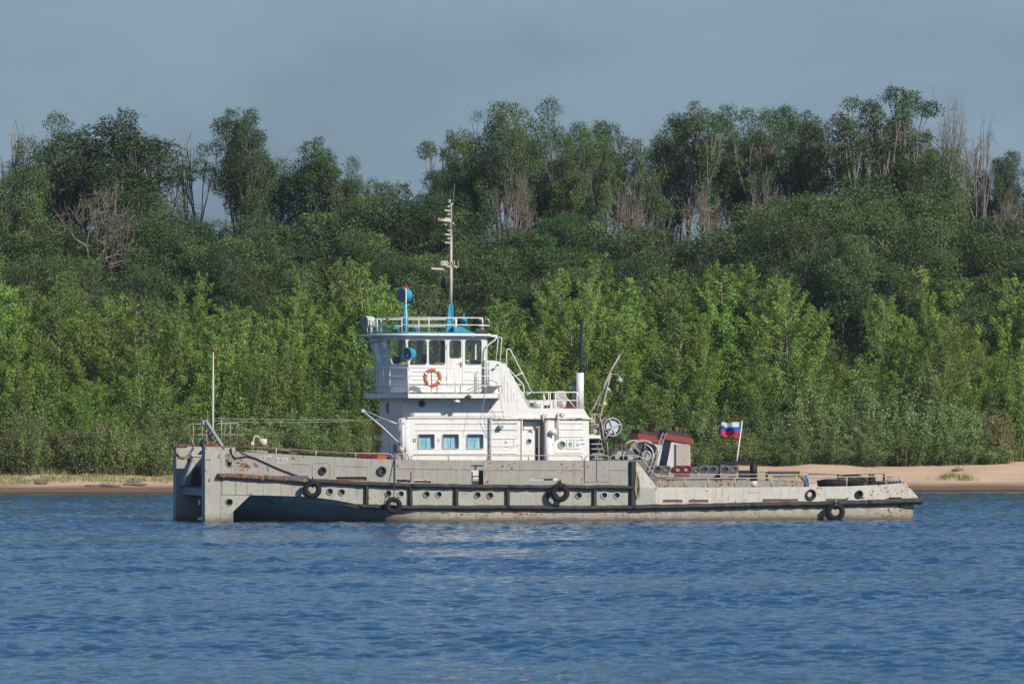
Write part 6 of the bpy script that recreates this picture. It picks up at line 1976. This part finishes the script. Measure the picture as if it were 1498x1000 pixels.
# ladder to the near funnel
ld = one('funnel_ladder', beam(P(948.5, 691, 1.15), P(970, 632, 1.15), .03, .03), steel)
one('ladder_rail', beam(P(953.5, 692, 1.15), P(975, 632.5, 1.15), .03, .03), steel, ld)
for k in range(9):
    t = (k + .5) / 9
    one('rung', beam(P(948.5 + 21.5 * t, 691 - 59 * t, 1.15), P(953.5 + 21.5 * t, 692 - 59 * t, 1.15), .02, .02), steel, ld)
line(arcpts([(966, 634), (969, 628.5), (977, 629)], 1), 1.2, .02, 'ladder_hoop', blackp)
def funnel(xb, v0, v1, dx, name):
    """white casing with sloping front, dark front face, red and black cap; xb: pixel shift"""
    nb, nt_ = P(973 + xb, 692, v0), P(982.5 + xb, 644, v0)
    rb, rt = P(1010 + xb, 692, v0), P(1009.5 + xb, 647, v0)
    vs = []
    for v in (v0, v1):
        vs += [(nb.x, v, nb.z), (rb.x, v, rb.z), (rt.x, v, rt.z), (nt_.x, v, nt_.z)]
    f = MB().add(vs, [(0, 1, 2, 3), (7, 6, 5, 4), (1, 5, 6, 2), (3, 2, 6, 7), (4, 5, 1, 0)], 0)
    f.add([vs[0], vs[3], vs[7], vs[4]], [(0, 1, 2, 3)], 1)
    body = f.build(name, [funnelw, darkgrey], tug, recalc=True)
    # cap: red band then black band, both sloping down aft
    for (ya, yb, y2a, y2b, ex, mt, nm) in ((633.5, 642.5, 640.5, 649, .08, redp, 'red_band'), (628.2, 633.4, 634.5, 640.4, .02, rubber, 'black_band')):
        a0, a1 = P(976 + xb, yb, v0), P(976 + xb, ya, v0); b0, b1 = P(1009.5 + xb, y2b, v0), P(1009.5 + xb, y2a, v0)
        vs = []
        for v in (v0 - ex, v1 + ex):
            vs += [(a0.x - ex, v, a0.z), (b0.x + ex, v, b0.z), (b1.x + ex, v, b1.z), (a1.x - ex, v, a1.z)]
        MB().add(vs, [(0, 1, 2, 3), (7, 6, 5, 4), (1, 5, 6, 2), (3, 2, 6, 7), (4, 5, 1, 0), (0, 3, 7, 4)]).build(nm, mt, body)
    return body
f1 = funnel(0, 1.35, 2.6, 0, 'funnel')
f2 = funnel(-5, 5.3, 6.5, 0, 'funnel') if False else None
# far funnel: same shape, built at the far side
vsh = 8.4 * 3.7
f2 = funnel(-40.5, 5.05, 6.3, 0, 'funnel')
p, q = P(989, 692, 1.30), P(1008.5, 649.5, 1.30)
one('funnel_door', box((p.x, 1.29, p.z), (q.x, 1.345, q.z)), rail_m, f1)
one('door_gap', box((P(986, 0, 1.35).x, 1.335, p.z), (P(988.4, 0, 1.35).x, 1.349, P(0, 651, 1.35).z)), darkgrey, f1)
for x, y0, y1, v, mt, sx in ((989, 630, 624, 2.0, rustm, 2), (1001, 633, 626.5, 2.1, interior, 2), (957.5, 633, 625.5, 5.8, maroon, 1)):
    one('exhaust_stub', tube([P(x, y0 + 2, v), P(x + .3, (y0 + y1) / 2, v), P(x + sx, y1, v)], [.09, .08, .06], 10), mt, smooth=True)
# double round ventilator frames along the coaming
def vent_pair(x0, x1, y0, y1, mat, holes_dark, v=1.25, parent=tug, lab=None):
    w = x1 - x0; h_ = y1 - y0
    hl = [circ(x0 + w * .28, (y0 + y1) / 2, w * .17, 16, ry=h_ * .34), circ(x0 + w * .72, (y0 + y1) / 2, w * .17, 16, ry=h_ * .34)]
    fr = side_plate('vent_frame', rrect(x0, y0, x1, y1, 4.2), v, .16, mat, hl, label=lab)
    for k, hh in enumerate(hl):
        cx = x0 + w * (.28 if k == 0 else .72); cy = (y0 + y1) / 2
        one('grille_rim', tube([P(x, y, v - .01) for x, y in hh], .018, 5, closed=True), darkgrey if mat is not maroon else maroon, fr)
        side_plate('grille_back', hh, v + .10, .02, interior if holes_dark[k] else rail_m, parent=fr)
        for j in range(-2, 3):
            xx = cx + j * w * .06; hw = h_ * .33 * math.sqrt(max(0, 1 - (j * w * .06 / (w * .17)) ** 2))
            one('grille_bar', tube([P(xx, cy - hw, v + .03), P(xx, cy + hw, v + .03)], .012, 4), rail_m if not holes_dark[k] else darkgrey, fr)
        for j in (-1, 1):
            yy2 = cy + j * h_ * .13; hw = w * .155
            one('grille_bar', tube([P(cx - hw, yy2, v + .035), P(cx + hw, yy2, v + .035)], .010, 4), rail_m if not holes_dark[k] else darkgrey, fr)
    a, b = P(x0 + 3, y1 + 4.5, v), P(x1 - 3, y1, v)
    one('frame_foot', box((a.x, v + .02, a.z), (b.x, v + .14, b.z - .003)), coamgrey if mat is not maroon else maroon, fr)
vent_pair(954.5, 982, 680.5, 691.5, ventgrey, (1, 0))
vent_pair(984.5, 1012, 680.5, 692, maroon, (0, 0), lab='dark red double grille frame')
vent_pair(1004, 1024, 683, 692, darkgrey, (1, 0), v=2.0)
vent_pair(1022.5, 1051, 680.5, 692, ventgrey, (1, 1))
vent_pair(1053.5, 1081, 680.5, 692, ventgrey, (1, 0))
# aft towing arch: black bar with round end post
a, b = P(1045, 679.5, 2.0), P(1099, 674, 2.0)
one('arch_bar', box((a.x, 1.9, a.z), (b.x, 2.15, b.z)), blackp)
one('arch_leg', box((a.x, 1.92, zdA), (a.x + .22, 2.12, a.z - .003)), blackp)
one('arch_bracket', box((P(1081, 0, 2.0).x, 1.95, P(0, 703, 2.0).z), (P(1098, 0, 2.0).x, 2.1, P(0, 690, 2.0).z)), blackp)
one('arch_post', tube([P(1102.3, 712, 2.0), P(1102.3, 703, 2.0)], .155, 16), silver, smooth=True)
one('arch_post', tube([P(1102.3, 703, 2.0), P(1102.3, 673, 2.0)], .15, 16), blackp, smooth=True)
far_ = P(1102.3, 703, 2.0)
one('arch_post', tube([(far_.x, BM - 2.0, zdA), (far_.x, BM - 2.0, P(0, 673, 2.0).z)], .15, 16), blackp, smooth=True)
one('arch_crossbar', box((far_.x - .1, 2.16, b.z - .14), (far_.x + .1, BM - 2.16, b.z - .004)), blackp)
# flag on its staff
fl = loose('stern_flag', 'white, blue and red striped flag flying on a leaning staff', 'flag', P(1077.5, 674, 3.0))
one('staff', tube([P(1077.5, 676, 2.7), P(1079, 665, 2.7), P(1086, 615, 2.7)], [.035, .03, .022], 8), wrail_m, fl, True)
nx, nz = 26, 12
for bi, (mt, nm) in enumerate(((flagw, 'white_stripe'), (flagb, 'blue_stripe'), (flagr, 'red_stripe'))):
    vs = []
    for j in range(5):
        t = (bi * 4 + j) / nz
        for i in range(nx + 1):
            s_ = i / nx
            xr = 1085.5 - 3.4 * t; xl = 1053.5 - 4.2 * t
            x = xr + (xl - xr) * s_
            y = 616 + 22.5 * t + s_ * 3.2 + 1.5 * math.sin(s_ * 5.5 + .4) * s_ - 4.2 * s_ * t
            c = P(x, y, 2.7)
            vs.append((c.x, 2.7 + .17 * math.sin(s_ * 11 + t * 2.2) * (.25 + s_) + .05 * math.sin(t * 7 + s_ * 4), c.z - .05 * math.sin(s_ * 11 + 1) * s_))
    fs = [(j*(nx+1)+i, j*(nx+1)+i+1, (j+1)*(nx+1)+i+1, (j+1)*(nx+1)+i) for j in range(4) for i in range(nx)]
    MB().add(vs, fs).build(nm, mt, fl, True, recalc=False)
# stern rails: near two-bar rail
near = [(954, 700.5), (1000, 699.8), (1130, 698.8), (1200, 698), (1260, 697), (1293, 696)]
line(near, .03, .027, 'stern_rail', rail_m)
line([(966, 693.2), (1010, 693.5), (1060, 693.6), (1240, 693.4), (1290, 692)], 0.35, .02, 'stern_rail', rail_m)
for x in (965, 1002, 1036, 1075, 1128.5, 1183, 1238.5, 1295):
    line([(x, yat(near, min(x, 1293))), (x, yat(atop, x))], .03, .030, 'rail_post', rail_m)
line([(1021.5, 694), (1021.5, 699)], .3, .02, 'rail_post', rail_m)
line(arcpts([(1183, 693), (1240, 693), (1288, 691), (1294, 692), (1297, 699), (1297, 709)], 1.5), .1, .028, 'stern_rail', rail_m)
line([(1225, 693.5), (1225, 709)], BM - .1, .026, 'rail_post', blackp)
far_rail = [(1100, 689.5), (1180, 690.4), (1225, 692.3), (1292, 690.7)]
line(far_rail, BM - .1, .022, 'stern_rail', rail_m)
line([(1225, 693), (1260, 692), (1290, 691.2)], BM - .05, .035, 'stern_rail', blackp)
for x in (1110, 1145, 1225, 1245, 1276): line([(x, yat(far_rail, x)), (x, 709)], BM - .1, .022, 'rail_post', rail_m if x < 1200 else blackp)
line([(1297, 697.5), (1319.5, 695.5)], .1, .030, 'stern_rail', rail_m)
line([(1296, 701), (1318, 699)], .5, .018, 'stern_rail', rail_m)
line([(1314, 697), (1320, 706)], .1, .026, 'rail_post', rail_m)
line([(1296, 700), (1303, 706)], .2, .02, 'rail_brace', darkgrey)
for k in range(9):
    line([(1280 + k * 4.4, 707), (1281.5 + k * 4.4, 703)], BM - .5 - k * .1, .05, 'deck_roller', blackp)
# yellow framed rolled hose rack
rk = loose('hose_rack', 'rack of rolled black hose in a yellow frame on the stern deck', 'hose rack', P(1145, 712, 2.4))
for y in (691, 697.5):
    m = MB(); a, b = P(1123 if y < 695 else 1130, y, 2.3), P(1170, y, 2.3); n = 24; pts = [a + (b - a) * k / n for k in range(n + 1)]
    m.add(*tube(pts, [.055 * (1.25 if k % 2 else .85) for k in range(n + 1)], 8)); m.build('rolled_hose', interior, rk, True)
for x in (1129, 1164):
    one('yellow_post', tube([P(x, 703, 2.2), P(x + 1, 693, 2.2)], .035, 6), yellow, rk)
one('yellow_bar', tube([P(1162, 701, 2.2), P(1167, 694, 2.2), P(1173, 694.5, 2.2)], .04, 6), yellow, rk)
one('dark_post', tube([P(1121.5, 691, 2.3), P(1122.5, 705, 2.3)], .06, 6), interior, rk)
one('dark_hose', tube([P(1172, 697, 2.2), P(1177, 702, 2.2), P(1178, 711, 2.2)], .07, 8), darkgrey, rk, True)
bb = loose('blue_drum', 'bright blue plastic drum on the stern deck', 'drum', P(1179, 712, 2.6))
one('drum_body', lathe(P(1178.5, 712, 2.6), (0, 0, 1), [(0, .12), (.02, .125), (.15, .125), (.16, .118), (.17, .125), (.40, .125), (.43, .115), (.44, .06), (.46, .05)], 16), bluep, bb, True)
# black tyres and hoses lying on the stern deck
def lying(name, x, y, v, R, lab, tilt=(0.05, .1, 1), cat='tyre', grp='tyres lying on the stern deck'):
    e = loose(name, lab, cat, P(x, y, v), grp)
    one('tyre_casing', ring(P(x, y, v), tilt, R * .72, R * .28, 28, 8), tyre_m, e, True)
    one('rim_bead', ring(P(x, y, v) + Vector((0, 0, R * .18)), tilt, R * .5, R * .04, 24, 6), darkgrey, e, True)
lying('deck_tyre', 1218, 708, 2.3, .62, 'large black tyre lying flat on the stern deck behind the bulwark')
lying('deck_tyre', 1243, 706, 3.2, .58, 'black tyre lying flat at the bottom of the pair on the stern deck')
lying('deck_tyre', 1243, 700, 3.2, .52, 'black tyre stacked on top of another on the stern deck', (-.05, .1, 1))
c = P(1264, 706, 3.5)
mc = one('stern_capstan', lathe((c.x, 3.5, c.z - .25), (0, 0, 1), [(0, .24), (.08, .22), (.14, .13), (.32, .12), (.40, .2), (.46, .2), (.48, .1)], 14), rubber, smooth=True)
one('capstan_bracket', beam(P(1276, 694, 3.4), P(1279, 710, 3.4), .08, .18), blackp)
bt = loose('wooden_pallet', 'grey weathered timber lying across the tyres at the stern', 'timber', P(1232, 700, 3.0))
one('timber', beam(P(1226, 702, 2.6), P(1252, 698.5, 3.4), .35, .09), rustyrub, bt)
for (x, y, w, h_, v) in ((1212, 704, 26, 4, 4.2), (1238, 703, 12, 6, 4.4), (1262, 701, 14, 5, 4.6), (1253, 706, 10, 6, 2.9), (1232, 706.5, 16, 5, 3.8)):
    dd_(x, y, w, h_, v, .5, clutter, 'deck_box')
line([(1196, 709), (1205, 704), (1220, 702), (1235, 705), (1250, 700), (1262, 703)], 2.2, .06, 'deck_hose', clutter)
line([(1225, 693.5), (1294, 691.5)], 3.5, .035, 'stern_rail', blackp)
for x in (1226, 1244, 1272, 1293): line([(x, 693), (x, 708)], 3.5, .045, 'rail_post', blackp)
# loose dark gear on the foredeck seen over the bow bulwark
for (x, y, w, h_) in ((400, 661.5, 12, 3), (412, 660.5, 24, 3.5), (430, 662, 12, 3)):
    dd_(x, y, w, h_, 2.6, .5, rustyrub, 'deck_timber')
line([(395, 660), (403, 655), (412, 658), (425, 659)], 2.5, .03, 'deck_cable', rrail_m)
line([(440, 664), (480, 665), (510, 667)], 2.4, .04, 'deck_cable', blackp)
one('small_aerial', tube([P(527.8, 658, 2.0), P(528, 640, 2.0)], .015, 5), blackp)
one('aerial_foot', lathe(P(527.8, 658.5, 2.0), (0, 0, 1), [(-.06, .06), (.0, .05), (.08, .02)], 8), blackp)

# ------------------------------------------------------------------ river haze
def haze_box():
    m, t, o = node_mat('river_haze')
    v = N(t, 'ShaderNodeVolumePrincipled')
    v.inputs['Color'].default_value = (0.80, 0.88, 0.97, 1)
    v.inputs['Density'].default_value = 0.00009
    v.inputs['Anisotropy'].default_value = 0.2
    t.links.new(v.outputs[0], o.inputs['Volume'])
    b = MB().add(*box((-3050, -650, -3.4), (3050, 3550, 27.5))).build('haze', m)
    tag(b, 'faint blue haze in the air over the river', 'haze', kind='stuff')
haze_box()
